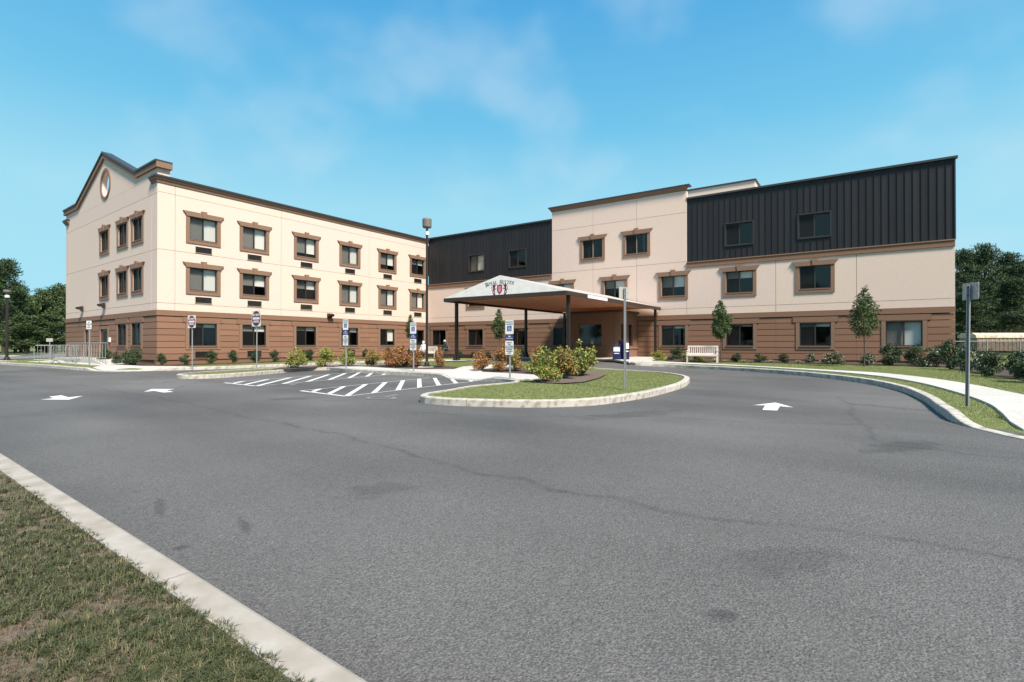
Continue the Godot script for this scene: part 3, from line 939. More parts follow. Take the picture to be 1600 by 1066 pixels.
func make_building() -> void:
	building = thing("building", "three-storey tan and brown care building with black metal siding and a gabled wing", "building", Transform3D(Basis(), P0))
	var LA := 21.13; var LB := 35.5; var LG := 17.63
	var ca := [2.38, 5.42, 9.08, 12.73, 16.41, 19.82]
	var cb := [1.3, 5.31, 9.4, 13.45, 17.52, 21.56, 25.55, 29.49, 33.46]
	# --- left wing, long side
	var holes := []
	for c in ca:
		for y in [7.28, 4.37, 1.18]: holes.append(hole(c, y))
	bpart("wall", wall_mesh(0, LA, 0.38, 10.4, holes, 0, 0.14), M.backing, WA, 0, 0, -0.028)
	panels(WA, [0, 0.88, 7.22, 14.55, LA], [3.15, 3.55, 6.49, 9.62, 10.12], holes)
	boards(WA, 0.0, LA, [7.22, 14.55], ca)
	# --- gable end (x runs from -LG to 0)
	var gu := [-8.73, -5.38, -2.9]
	var gholes := []
	for c in gu:
		for y in [7.28, 4.37]: gholes.append(hole(c, y))
	for c in [-5.48, -3.07]: gholes.append(hole(c, 1.2))
	gholes.append(Rect2(-9.6, 0.36, 1.5, 1.95)); gholes.append(Rect2(-12.95, 0.36, 0.95, 1.95))
	bpart("wall", wall_mesh(-LG, 0, 0.37, 10.5, gholes, 0, 0.14), M.backing, WG, 0, 0, -0.028)
	panels(WG, [-LG, -16.75, -0.8, 0], [3.15, 3.55, 6.46, 9.54, 10.5], gholes, 1)
	boards(WG, -LG, 0.0, [-11.0, -7.2], [-5.48, -3.07], [[-9.78, -7.92, 2.5], [-13.1, -11.85, 2.5]])
	gable()
	# --- main block
	holes = []
	for c in [5.31, 13.45, 17.52, 21.56, 25.55, 29.49]: holes.append(hole(c, 4.4))
	for c in cb:
		if c != 17.52: holes.append(hole(c, 1.18))
	for c in [15.86, 19.1]: holes.append(hole(c, 7.4))
	for c in [5.37, 9.43, 25.53, 29.46]: holes.append(hole(c, 7.32))
	bpart("wall", wall_mesh(0, LB, 0.38, 10.5, holes, 0, 0.14), M.backing, WB, 0, 0, -0.1)
	panels(WB, [0, 8.0, 12.55], [3.15, 3.56, 6.15], holes)
	panels(WB, [12.55, 15.89, 19.11, 22.43], [3.15, 3.56, 6.56, 9.71, 11.1], holes, 1)
	panels(WB, [22.43, 27.52, 31.43, LB], [3.15, 3.56, 6.15], holes, 2)
	bar("parapet", WB, Vector3(12.56, 10.5, -0.3), Vector3(22.42, 11.1, -0.031), M.tan[0])
	bar("wall_return", WB, Vector3(12.55, 6.5, -0.28), Vector3(12.57, 11.08, -0.012), M.tan[1])
	bar("wall_return", WB, Vector3(22.41, 6.5, -0.28), Vector3(22.43, 11.08, -0.012), M.tan[1])
	boards(WB, 0.0, LB, [8.0, 15.2, 22.43, 27.52, 31.43], [1.3, 5.31, 9.4, 13.45, 21.56, 25.55, 29.49, 33.46], [[15.5, 19.16, 3.0]])
	siding(WB, 0.02, 12.53, 6.5, 10.52, [5.37, 9.43])
	siding(WB, 22.45, 35.49, 6.5, 10.52, [25.53, 29.46])
	for e in [[0.0, 12.55], [22.43, LB]]:
		bar("belt_course", WB, Vector3(e[0], 6.15, -0.05), Vector3(e[1], 6.44, 0.06), M.band)
		bar("belt_cap", WB, Vector3(e[0], 6.44, -0.05), Vector3(e[1], 6.5, 0.1), M.trim)
		bar("coping", WB, Vector3(e[0], 10.52, -0.25), Vector3(e[1] + (0.12 if e[1] > 30 else 0.0), 10.63, 0.05), M.coping)
	bar("corner_flashing", WB, Vector3(LB - 0.01, 6.5, -0.2), Vector3(LB + 0.04, 10.52, -0.02), M.coping)
	# bands, cornices and copings
	for w in [[WA, 0.0, LA, 1.0, 0.0], [WB, 0.0, LB, 0.0, 1.0]]:
		bar("band", w[0], Vector3(w[1], 2.86, -0.02), Vector3(w[2], 3.15, 0.045), M.band)
		bar("foundation", w[0], Vector3(w[1], -0.3, -0.3), Vector3(w[2], 0.385, -0.05), M.foundation)
	bar("band", WG, Vector3(-LG, 2.86, -0.02), Vector3(0.03, 3.15, 0.045), M.band)
	bar("foundation", WG, Vector3(-LG, -0.3, -0.3), Vector3(-0.05, 0.385, -0.05), M.foundation)
	moulding(WA, "cornice", 0.0, LA, 10.12, 10.4, M.trim, 1.0)
	bar("coping", WA, Vector3(-0.2, 10.4, -0.35), Vector3(LA, 10.5, 0.21), M.coping)
	moulding(WG, "cornice", -0.78, 0.0, 10.12, 10.4, M.trim, 0.0, 1.0)
	bar("coping", WG, Vector3(-0.82, 10.4, -0.02), Vector3(0.18, 10.495, 0.2), M.coping)
	moulding(WG, "cornice", -LG, -LG + 0.9, 10.12, 10.4, M.trim, 1.0, 0.0)
	bar("coping", WG, Vector3(-LG - 0.2, 10.4, -0.02), Vector3(-LG + 0.94, 10.495, 0.2), M.coping)
	moulding(WB, "cornice", 12.55, 22.43, 11.1, 11.36, M.trim, 1.0, 1.0)
	bar("coping", WB, Vector3(12.33, 11.36, -0.35), Vector3(22.65, 11.45, 0.21), M.coping)
	# the taller block that shows behind the black wall
	bar("rear_block", WB, Vector3(21.3, 9.8, -9.0), Vector3(25.8, 12.2, -4.0), M.tan[2])
	bar("coping", WB, Vector3(21.2, 12.2, -9.1), Vector3(25.88, 12.3, -3.92), M.coping)
	# roofs, backs and the inside
	bar("roof", WA, Vector3(1.3, 9.9, -16.8), Vector3(LA + 2.0, 10.05, -0.36), M.roofing)
	bar("roof", WB, Vector3(-14.0, 9.9, -15.0), Vector3(LB - 0.1, 10.06, -0.4), M.roofing)
	bar("rear_wall", WA, Vector3(1.6, 0, -17.1), Vector3(34.0, 10.1, -16.85), M.tan[0])
	bar("rear_wall", WB, Vector3(-14.0, 0, -15.3), Vector3(LB, 10.1, -15.05), M.tan[0])
	bar("end_wall", WB, Vector3(LB - 0.25, 0, -15.0), Vector3(LB - 0.003, 10.5, -0.1), M.tan[0])
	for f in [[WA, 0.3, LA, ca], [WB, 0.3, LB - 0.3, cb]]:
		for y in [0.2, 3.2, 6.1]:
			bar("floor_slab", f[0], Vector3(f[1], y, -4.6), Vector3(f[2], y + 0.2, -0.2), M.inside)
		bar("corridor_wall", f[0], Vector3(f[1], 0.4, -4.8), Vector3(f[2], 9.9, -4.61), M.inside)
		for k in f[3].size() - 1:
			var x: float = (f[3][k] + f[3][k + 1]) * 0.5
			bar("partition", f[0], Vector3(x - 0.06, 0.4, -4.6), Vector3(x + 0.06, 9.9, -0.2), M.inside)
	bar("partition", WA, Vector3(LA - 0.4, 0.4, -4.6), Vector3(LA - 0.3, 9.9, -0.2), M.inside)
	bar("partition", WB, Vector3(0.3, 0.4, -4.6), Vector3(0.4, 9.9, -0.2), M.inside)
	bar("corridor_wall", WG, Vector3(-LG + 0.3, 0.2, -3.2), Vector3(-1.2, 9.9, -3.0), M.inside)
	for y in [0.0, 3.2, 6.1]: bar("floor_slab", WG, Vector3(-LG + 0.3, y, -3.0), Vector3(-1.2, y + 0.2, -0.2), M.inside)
	# windows
	var up := [[1.0, 1], [1.0, 0], [0.8, 0], [1.0, 1], [0.7, 0], [0.35, 1]]
	var mid := [[1.0, 1], [0.55, 0], [0.45, 1], [1.0, 1], [1.0, 0], [1.0, 0]]
	var low := [[0.16, 1], [0.3, 0], [0.2, 0], [0.22, 0], [0.75, 0], [0.0, 0]]
	for i in 6:
		window(WA, ca[i], 7.28, 0, up[i][0], up[i][1])
		window(WA, ca[i], 4.37, 0, mid[i][0], mid[i][1])
		window(WA, ca[i], 1.18, 1, low[i][0], low[i][1], i == 4)
		vent(WA, ca[i], 6.56)
		vent(WA, ca[i], 3.66)
		if i < 4: vent(WA, ca[i], 0.52)
	for c in gu:
		window(WG, c, 7.28, 0, 0.0)
		window(WG, c, 4.37, 0, 0.0)
	for c in [-5.48, -3.07]: window(WG, c, 1.2, 1, 0.0)
	for e in [[5.31, 0.5, 2], [13.45, 0.8, 0], [17.52, 0.42, 0], [21.56, 0.55, 1], [25.55, 0.32, 0], [29.49, 0.0, 0]]: window(WB, e[0], 4.4, 0, e[1], e[2])
	for e in [[1.3, 0.0, 0], [5.31, 0.0, 0], [9.4, 0.1, 1], [13.45, 0.0, 0], [21.56, 0.12, 1], [25.55, 0.08, 1], [29.49, 0.15, 1], [33.46, 1.0, 1]]: window(WB, e[0], 1.18, 1, e[1], e[2])
	for e in [[15.86, 0.0, 0], [19.1, 0.0, 0]]: window(WB, e[0], 7.4, 0, e[1], e[2])
	var b2 := WB * Transform3D(Basis(), Vector3(0, 0, -0.07))
	for e in [[5.37, 1.0, 2], [9.43, 0.0, 0], [25.53, 0.0, 0], [29.46, 0.0, 0]]: window(b2, e[0], 7.32, 2, e[1], e[2])
	# gable-end doors and the small white box beside them
	for d in [[-8.85, 1.5], [-12.47, 0.95]]:
		var o := bpart("door", box_mesh(Vector3(-d[1] * 0.5 + 0.06, 0.36, -0.12), Vector3(d[1] * 0.5 - 0.06, 2.25, -0.07)), M.frame, WG, d[0])
		part(o, "door_frame", door_frame(d[1]), M.trim)
		part(o, "glazing", pane(-d[1] * 0.5 + 0.2, 0.75, d[1] * 0.5 - 0.2, 2.1, -0.066), M.glass)
		part(o, "door_handle", box_mesh(Vector3(d[1] * 0.5 - 0.16, 1.25, -0.07), Vector3(d[1] * 0.5 - 0.12, 1.5, -0.03)), M.steel)
	bar("intercom", WG, Vector3(-7.75, 1.42, 0.0), Vector3(-7.5, 1.7, 0.08), M.white)
	# flood lights on the walls
	for f in [[WG, -13.3, 3.72], [WG, -8.6, 3.72], [WA, 10.9, 3.28]]:
		var st := tool()
		box(st, Vector3(-0.18, -0.14, 0.0), Vector3(0.18, 0.2, 0.07))
		prism(st, PackedVector2Array([Vector2(0.07, -0.06), Vector2(0.3, 0.0), Vector2(0.34, 0.12), Vector2(0.07, 0.2)]), -0.2, 0.2, Transform3D(Basis(Vector3.UP, -PI / 2), Vector3.ZERO))
		bpart("flood_light", st.commit(), M.bronze, f[0], f[1], f[2], 0.055)

func door_frame(w: float) -> Mesh:
	var st := tool()
	var a := w * 0.5
	box(st, Vector3(-a - 0.17, 0.36, -0.05), Vector3(-a + 0.06, 2.45, 0.02))
	box(st, Vector3(a - 0.06, 0.36, -0.05), Vector3(a + 0.17, 2.45, 0.02))
	box(st, Vector3(-a + 0.06, 2.25, -0.05), Vector3(a - 0.06, 2.45, 0.02))
	return st.commit()

func gable() -> void:
	var prof := [Vector2(-17.63, 10.9), Vector2(-14.5, 10.9), Vector2(-8.8, 13.28), Vector2(-3.05, 10.9), Vector2(0, 10.9)]
	var c := Vector2(-8.62, 11.6); var r := 0.86
	var left := PackedVector2Array([Vector2(c.x, 10.5), Vector2(-17.63, 10.5)]); var right := PackedVector2Array([Vector2(c.x, 10.5)])
	left.append_array([prof[0], prof[1], prof[2]])
	var top := 13.28 - (c.x + 8.8) * 2.38 / 5.75
	left.append(Vector2(c.x, top))
	for k in 13: left.append(c + Vector2(-sin(PI * k / 12), cos(PI * k / 12)) * r)
	for k in 13: right.append(c + Vector2(sin(PI * (12 - k) / 12), cos(PI * (12 - k) / 12)) * r)
	right.append(Vector2(c.x, top))
	right.append_array([prof[3], prof[4], Vector2(0, 10.5)])
	for p in [left, right]:
		var st := tool()
		prism(st, p, -0.3, 0.0)
		bpart("gable_parapet", st.commit(), M.tan[1], WG)
	var st := tool()
	for k in 32:
		var a := TAU * k / 32; var b := TAU * (k + 1) / 32
		var u := Vector2(cos(a), sin(a)); var v := Vector2(cos(b), sin(b))
		var f := func(d: Vector2, rr: float, z: float) -> Vector3: return Vector3(c.x + d.x * rr, c.y + d.y * rr, z)
		quad(st, f.call(u, 0.82, 0.05), f.call(u, 1.0, 0.05), f.call(v, 1.0, 0.05), f.call(v, 0.82, 0.05))
		quad(st, f.call(u, 1.0, 0.05), f.call(u, 1.0, -0.01), f.call(v, 1.0, -0.01), f.call(v, 1.0, 0.05))
		quad(st, f.call(v, 0.82, 0.05), f.call(v, 0.82, -0.02), f.call(u, 0.82, -0.02), f.call(u, 0.82, 0.05))
	bpart("round_opening_trim", st.commit(), M.trim, WG)
	for e in [[-0.6, 0.0], [-17.63, -17.0]]: bar("parapet_pier", WG, Vector3(e[0], 10.4, -0.6), Vector3(e[1], 10.9, -0.301), M.tan[2])
	# raking trim and coping, mitred at each bend
	var ends := [prof[0] + Vector2(-0.22, 0), prof[1], prof[2], prof[3], prof[4] + Vector2(0.2, 0)]
	for layer in [["gable_trim", 0.0, 0.3, 0.12, M.trim], ["gable_coping", 0.3, 0.4, 0.18, M.coping]]:
		for i in 4:
			var poly := PackedVector2Array()
			for e in [[i, layer[1]], [i + 1, layer[1]], [i + 1, layer[2]], [i, layer[2]]]:
				poly.append(mitre(ends, e[0], e[1]))
			st = tool()
			prism(st, poly, -0.66 if i == 0 or i == 3 else -0.36, layer[3])
			bpart(layer[0], st.commit(), layer[4], WG)

func mitre(p: Array, i: int, d: float) -> Vector2:
	var a: Vector2 = (p[i] - p[i - 1]).normalized() if i > 0 else (p[1] - p[0]).normalized()
	var b: Vector2 = (p[i + 1] - p[i]).normalized() if i < p.size() - 1 else a
	var na := Vector2(-a.y, a.x); var nb := Vector2(-b.y, b.x)
	var m := (na + nb).normalized()
	return p[i] + m * d / m.dot(na)

func pane(x0: float, y0: float, x1: float, y1: float, z: float) -> Mesh:
	var st := tool()
	quad(st, Vector3(x0, y0, z), Vector3(x0, y1, z), Vector3(x1, y1, z), Vector3(x1, y0, z))
	return st.commit()

# ---------------------------------------------------------------- entrance
func make_entrance() -> void:
	# vestibule: a low brown block in front of the main wall, under the canopy
	var front := WB * Transform3D(Basis(), Vector3(0, 0, 3.0))
	bpart("vestibule_wall", wall_mesh(15.5, 19.15, 0.3, 3.3, [Rect2(16.27, 1.17, 1.62, 1.38)], 0.0, 0.14), M.band, front)
	bar("vestibule_ledge", front, Vector3(15.47, 0.98, 0.0), Vector3(18.82, 1.08, 0.06), M.trim)
	bar("vestibule_pilaster", front, Vector3(18.85, 0.3, 0.0), Vector3(19.2, 3.3, 0.06), M.trim)
	var wf := WB * Transform3D(Basis(), Vector3(0, 0, 3.0))
	var o := bpart("vestibule_window", box_mesh(Vector3(16.27, 1.17, -0.12), Vector3(17.89, 1.22, -0.05)), M.frame, wf)
	part(o, "pane", pane(16.27, 1.22, 17.89, 2.55, -0.1), M.glass)
	part(o, "poster", box_mesh(Vector3(17.05, 1.25, -0.2), Vector3(17.27, 1.62, -0.19)), M.red_ink)
	part(o, "poster", box_mesh(Vector3(17.09, 1.29, -0.189), Vector3(17.23, 1.45, -0.185)), M.sign_white)
	var sx := WB * Transform3D(Basis(Vector3.UP, PI / 2), Vector3(19.15, 0, 3.0))       # faces along the wall, to the right
	bpart("vestibule_wall", wall_mesh(0.02, 3.0, 0.3, 3.3, [Rect2(0.15, 0.34, 1.0, 2.2), Rect2(1.45, 1.17, 0.75, 1.38)], 0.0, 0.14), M.band, sx)
	bar("vestibule_ledge", sx, Vector3(1.2, 0.98, 0.0), Vector3(2.98, 1.08, 0.06), M.trim)
	o = bar("entrance_door", sx, Vector3(0.2, 0.36, -0.1), Vector3(0.26, 2.5, -0.05), M.frame)
	part(o, "glazing", pane(0.26, 0.4, 1.12, 2.5, -0.09), M.glass)
	o = bar("side_window", sx, Vector3(1.45, 1.17, -0.12), Vector3(2.2, 1.22, -0.05), M.frame)
	part(o, "pane", pane(1.45, 1.22, 2.2, 2.55, -0.1), M.glass)
	bar("vestibule_side", WB, Vector3(15.5, 0.3, 0.01), Vector3(15.6, 3.3, 2.97), M.band)
	bar("vestibule_roof", WB, Vector3(15.4, 3.3, 0.02), Vector3(19.3, 3.42, 3.15), M.coping)
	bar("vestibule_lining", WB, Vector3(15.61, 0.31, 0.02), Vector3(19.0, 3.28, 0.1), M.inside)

	# canopy
	var base := WB * Transform3D(Basis(), Vector3(17.15, 0.36, 6.55))
	var c := thing("entrance_canopy", "white fabric gable canopy on dark posts over the entrance drive", "canopy", base)
	var X := 3.62; var Z := 6.55; var e0 := 3.32; var rr := 4.27
	var st := tool()
	for q in [-1.0, 1.0]:
		for k in 6:
			var z0 := lerpf(-Z + 0.15, Z, k / 6.0); var z1 := lerpf(-Z + 0.15, Z, (k + 1) / 6.0)
			quad(st, Vector3(q * X, e0, z0), Vector3(0, rr, z0), Vector3(0, rr, z1), Vector3(q * X, e0, z1))
	part(c, "roof", st.commit(), M.fabric)
	st = tool()
	prism(st, PackedVector2Array([Vector2(-X, e0), Vector2(X, e0), Vector2(0, rr)]), Z - 0.012, Z + 0.012)
	part(c, "gable_front", st.commit(), M.gable_fabric)
	for v in [[Vector3(-X, 3.13, Z - 0.03), Vector3(X, e0, Z + 0.03)], [Vector3(-X - 0.03, 3.13, -Z + 0.12), Vector3(-X + 0.03, e0, Z - 0.03)], [Vector3(X - 0.03, 3.13, -Z + 0.12), Vector3(X + 0.03, e0, Z - 0.03)]]:
		part(c, "valance", box_mesh(v[0], v[1]), M.valance)
	st = tool()
	for i in 8:
		for j in 14:
			var a := Vector3(lerpf(-X + 0.03, X - 0.03, i / 8.0), 3.25, lerpf(-Z + 0.12, Z - 0.03, j / 14.0))
			var b := Vector3(lerpf(-X + 0.03, X - 0.03, (i + 1) / 8.0), 3.25, lerpf(-Z + 0.12, Z - 0.03, (j + 1) / 14.0))
			var mid := (a + b) * 0.5 + Vector3(0, 0.07, 0)
			var q := [a, Vector3(b.x, a.y, a.z), b, Vector3(a.x, a.y, b.z)]
			for e in 4: tri(st, q[e], mid, q[(e + 1) % 4])
	part(c, "soffit", st.commit(), M.soffit)
	for p in [[-3.35, 5.85, 0.0], [3.35, 5.85, 0.0], [-3.35, -1.0, 0.07], [3.35, -1.0, 0.07], [3.35, -6.2, 0.07], [-3.35, -6.2, 0.07]]:
		st = tool()
		box(st, Vector3(-0.07, p[2], -0.07), Vector3(0.07, 3.2, 0.07))
		for k in 4:
			var yaw := Basis(Vector3.UP, k * PI / 2)
			tri(st, yaw * Vector3(-0.16, p[2], 0.16), yaw * Vector3(0, 0.55, 0.072), yaw * Vector3(0.16, p[2], 0.16))
		part(c, "post", st.commit(), M.bronze, Transform3D(Basis(), Vector3(p[0], 0, p[1])))
	# name and crest on the gable
	var word := "ROYAL SUITES"
	var n := word.length()
	for k in n:
		if word[k] == " ": continue
		var t := (float(k) - 0.5 * (n - 1)) / (0.5 * (n - 1))
		var ang := -t * 0.36
		var size := 0.27 if k == 0 or k == 6 else 0.205
		part(c, "letter", letters(word[k], size, "Droid Serif", true), M.letter, Transform3D(Basis(Vector3.BACK, ang), Vector3(-0.02 + t * 0.78, 3.87 + 0.09 * cos(t * 1.5) - 0.03, Z + 0.016)))
	part(c, "shield", flat_poly([-0.14, 0.5, -0.1, 0.46, 0, 0.49, 0.1, 0.46, 0.14, 0.5, 0.15, 0.2, 0.1, 0.1, 0, 0.02, -0.1, 0.1, -0.15, 0.2]), M.crest, Transform3D(Basis(), Vector3(-0.02, 3.33, Z + 0.014)))
	part(c, "shield_field", flat_poly([-0.09, 0.42, 0.09, 0.42, 0.1, 0.2, 0.06, 0.13, 0, 0.08, -0.06, 0.13, -0.1, 0.2]), M.crest_pink, Transform3D(Basis(), Vector3(-0.02, 3.33, Z + 0.018)))
	for q in [-1.0, 1.0]:
		var lion := tool()
		for limb in [[[0.0, 0.36, 0.02, 0.2], 0.1], [[0.0, 0.42, 0.04, 0.4], 0.11], [[0.02, 0.32, -0.1, 0.42, -0.11, 0.48], 0.035], [[0.01, 0.27, -0.09, 0.24, -0.12, 0.28], 0.035], [[0.03, 0.2, -0.04, 0.12, -0.01, 0.02, -0.06, 0.0], 0.045], [[0.04, 0.2, 0.07, 0.1, 0.02, -0.03, -0.03, -0.05], 0.05], [[0.06, 0.18, 0.14, 0.2, 0.12, 0.3, 0.17, 0.36], 0.025]]:
			ribbon(lion, v2(limb[0]), limb[1], 0.001)
		part(c, "lion", lion.commit(), M.crest, Transform3D(Basis.from_scale(Vector3(-q * -1.0, 1, 1)), Vector3(-0.02 + q * 0.33, 3.36, Z + 0.014)))
	# white sign strip on the right-hand valance, three printed fields
	var strip := part(c, "valance_sign", box_mesh(Vector3(X + 0.03, 3.14, 2.15), Vector3(X + 0.045, 3.3, 4.45)), M.sign_white)
	for q in [[2.6, 0.0], [3.55, 0.0]]: part(strip, "divider", box_mesh(Vector3(X + 0.045, 3.14, q[0]), Vector3(X + 0.048, 3.3, q[0] + 0.03)), M.cloth_grey)

func letters(text: String, size: float, font := "Droid Sans", bold := false, depth := 0.004) -> Mesh:
	var key := "text" + text + str(size) + font
	if not cache.has(key):
		var f := SystemFont.new()
		f.font_names = PackedStringArray([font])
		f.font_weight = 700 if bold else 400
		var t := TextMesh.new()
		t.text = text
		t.font = f
		t.font_size = 32
		t.pixel_size = size / 32.0
		t.depth = depth
		t.curve_step = 4.0
		cache[key] = t
	return cache[key]

func flat_poly(a: Array, thick := 0.004) -> Mesh:
	var st := tool()
	prism(st, PackedVector2Array(v2(a)), 0, thick)
	return st.commit()

# ---------------------------------------------------------------- street furniture
func facing(x: float, z: float, nx: float, nz: float, y := -99.0) -> Transform3D:     # local +z looks along (nx, nz)
	return at(x, lawn_y(x, z) if y < -90 else y, z, atan2(nx, nz))

func channel_post(h: float, w := 0.06) -> Mesh:
	var st := tool()
	prism_up(st, PackedVector2Array([Vector2(-w * 0.5, -0.03), Vector2(-w * 0.22, -0.03), Vector2(-w * 0.15, 0.0), Vector2(w * 0.15, 0.0), Vector2(w * 0.22, -0.03), Vector2(w * 0.5, -0.03), Vector2(w * 0.5, -0.024), Vector2(w * 0.25, -0.022), Vector2(w * 0.17, 0.008), Vector2(-w * 0.17, 0.008), Vector2(-w * 0.25, -0.022), Vector2(-w * 0.5, -0.024)]), h)
	return st.commit()

func rounded(w: float, h: float, r: float) -> PackedVector2Array:
	var o := PackedVector2Array()
	for k in 4:
		var c := Vector2((w * 0.5 - r) * [1, -1, -1, 1][k], (h * 0.5 - r) * [1, 1, -1, -1][k])
		for j in 5:
			var a := k * PI / 2 + j * PI / 8
			o.append(c + Vector2(cos(a), sin(a)) * r)
	return o

func plate(w: float, h: float, r := 0.03, z0 := 0.012, z1 := 0.018) -> Mesh:
	var st := tool()
	prism(st, rounded(w, h, r), z0, z1)
	return st.commit()

func no_entry(xf: Transform3D, top: float, size: float, label: String) -> void:
	var o := thing("no_entry_sign", label, "sign", xf, "do not enter signs")
	part(o, "post", channel_post(top - 0.05), M.steel)
	var cy := top - size * 0.5
	var p := part(o, "plate", plate(size, size), M.sign_white, Transform3D(Basis(), Vector3(0, cy, 0)))
	var st := tool()
	var disc := PackedVector2Array()
	for k in 32: disc.append(Vector2(cos(TAU * k / 32), sin(TAU * k / 32)) * size * 0.47)
	prism(st, disc, 0.0185, 0.0215)
	part(p, "red_disc", st.commit(), M.sign_red)
	part(p, "white_bar", box_mesh(Vector3(-size * 0.38, -size * 0.07, 0.0216), Vector3(size * 0.38, size * 0.08, 0.024)), M.sign_white)
	part(p, "lettering", letters("DO NOT", size * 0.2, "Droid Sans", true), M.sign_white, Transform3D(Basis(), Vector3(0, size * 0.22, 0.0235)))
	part(p, "lettering", letters("ENTER", size * 0.2, "Droid Sans", true), M.sign_white, Transform3D(Basis(), Vector3(0, -size * 0.2, 0.0235)))

func parking_sign(xf: Transform3D, top: float, label: String) -> void:
	var o := thing("disabled_parking_sign", label, "sign", xf, "reserved parking signs")
	part(o, "post", channel_post(top - 0.02), M.steel)
	var p := part(o, "plate", plate(0.3, 0.46), M.sign_white, Transform3D(Basis(), Vector3(0, top - 0.23, 0)))
	part(p, "lettering", letters("RESERVED", 0.058, "Droid Sans", true), M.green_ink, Transform3D(Basis(), Vector3(0, 0.17, 0.02)))
	part(p, "lettering", letters("PARKING", 0.058, "Droid Sans", true), M.green_ink, Transform3D(Basis(), Vector3(0, 0.1, 0.02)))
	part(p, "blue_field", box_mesh(Vector3(-0.08, -0.13, 0.0185), Vector3(0.08, 0.045, 0.021)), M.sign_blue)
	part(p, "wheelchair_symbol", wheelchair_symbol(0.15, 0.0215), M.sign_white, Transform3D(Basis(), Vector3(0, -0.045, 0)))
	p = part(o, "plate", plate(0.3, 0.16), M.sign_blue, Transform3D(Basis(), Vector3(0, top - 0.57, 0)))
	part(p, "lettering", letters("VAN", 0.05, "Droid Sans", true), M.sign_white, Transform3D(Basis(), Vector3(0, 0.035, 0.02)))
	part(p, "lettering", letters("ACCESSIBLE", 0.042, "Droid Sans", true), M.sign_white, Transform3D(Basis(), Vector3(0, -0.03, 0.02)))
	p = part(o, "plate", plate(0.3, 0.46), M.sign_white, Transform3D(Basis(), Vector3(0, top - 0.91, 0)))
	var lines := ["PENALTY", "$250", "1ST OFFENSE", "SUBSEQUENT", "OFFENSES", "TOW-AWAY", "ZONE"]
	for k in 7: part(p, "lettering", letters(lines[k], 0.046, "Droid Sans", true), M.ink, Transform3D(Basis(), Vector3(0, 0.17 - 0.057 * k, 0.02)))

func sign_from_behind(xf: Transform3D, top: float, w: float, h: float, label: String) -> void:
	var o := thing("traffic_sign", label, "sign", xf, "signs seen from behind")
	part(o, "post", channel_post(top - 0.03, 0.075), M.steel)
	part(o, "plate", plate(w, h, 0.025), M.sign_back, Transform3D(Basis(), Vector3(0, top - h * 0.5, 0)))
	var st := tool()
	for y in [top - h * 0.25, top - h * 0.75]: box(st, Vector3(-0.012, y - 0.012, -0.04), Vector3(0.012, y + 0.012, 0.022))
	part(o, "bolt", st.commit(), M.coping)

func lamp_post(xf: Transform3D, h: float, r: float, label: String, hd := 1.0) -> void:
	var o := thing("lamp_post", label, "street lamp", xf, "lamp posts")
	var st := tool()
	lathe(st, [Vector2(0, 0), Vector2(r * 3.2, 0), Vector2(r * 3.2, 0.05), Vector2(r * 2.0, 0.07), Vector2(r * 1.7, 0.2), Vector2(r, 0.26), Vector2(r * 0.85, h - 0.75), Vector2(0, h - 0.75)], 16)
	part(o, "pole", st.commit(), M.bronze)
	st = tool()
	lathe(st, [Vector2(0, h - 0.76), Vector2(r * 1.5, h - 0.76), Vector2(r * 1.6, h - 0.6), Vector2(0, h - 0.58)], 16)
	part(o, "collar", st.commit(), M.white)
	st = tool()
	lathe(st, [Vector2(0, h - 0.6), Vector2(r * 0.8, h - 0.6), Vector2(r * 0.9, h - 0.42), Vector2(0, h - 0.4)], 12)
	part(o, "neck", st.commit(), M.lamp_head)
	st = tool()
	lathe(st, [Vector2(0, h - 0.42), Vector2(0.185, h - 0.42), Vector2(0.21, h - 0.38), Vector2(0.215, h - 0.42 + 0.37 * hd), Vector2(0.19, h - 0.42 + 0.42 * hd), Vector2(0, h - 0.42 + 0.43 * hd)], 20)
	part(o, "lamp_head", st.commit(), M.lamp_head)
	part(o, "footing", box_mesh(Vector3(-0.35, -0.15, -0.35), Vector3(0.35, 0.02, 0.35)), M.concrete[0])

func bench(xf: Transform3D, label: String) -> void:
	var o := thing("garden_bench", label, "bench", xf, "white garden benches")
	var w := 0.78
	for k in 4: part(o, "seat_slat", box_mesh(Vector3(-w, 0.41, -0.2), Vector3(w, 0.435, -0.1)), M.bench, Transform3D(Basis(), Vector3(0, 0, 0.115 * k)))
	for k in 14: part(o, "back_slat", box_mesh(Vector3(-0.022, 0.46, -0.23), Vector3(0.022, 0.84, -0.21)), M.bench, Transform3D(Basis(), Vector3(lerpf(-w + 0.1, w - 0.1, k / 13.0), 0, 0)))
	part(o, "back_rail", box_mesh(Vector3(-w, 0.82, -0.245), Vector3(w, 0.9, -0.2)), M.bench)
	part(o, "back_rail", box_mesh(Vector3(-w, 0.44, -0.245), Vector3(w, 0.5, -0.205)), M.bench)
	part(o, "front_rail", box_mesh(Vector3(-w, 0.34, 0.24), Vector3(w, 0.41, 0.27)), M.bench)
	for x in [-w, w - 0.06]:
		part(o, "leg", box_mesh(Vector3(0, -0.02, -0.26), Vector3(0.06, 0.88, -0.2)), M.bench, Transform3D(Basis(), Vector3(x, 0, 0)))
		part(o, "leg", box_mesh(Vector3(0, -0.02, 0.2), Vector3(0.06, 0.62, 0.26)), M.bench, Transform3D(Basis(), Vector3(x, 0, 0)))
		part(o, "armrest", box_mesh(Vector3(-0.01, 0.62, -0.2), Vector3(0.07, 0.65, 0.3)), M.bench, Transform3D(Basis(), Vector3(x, 0, 0)))

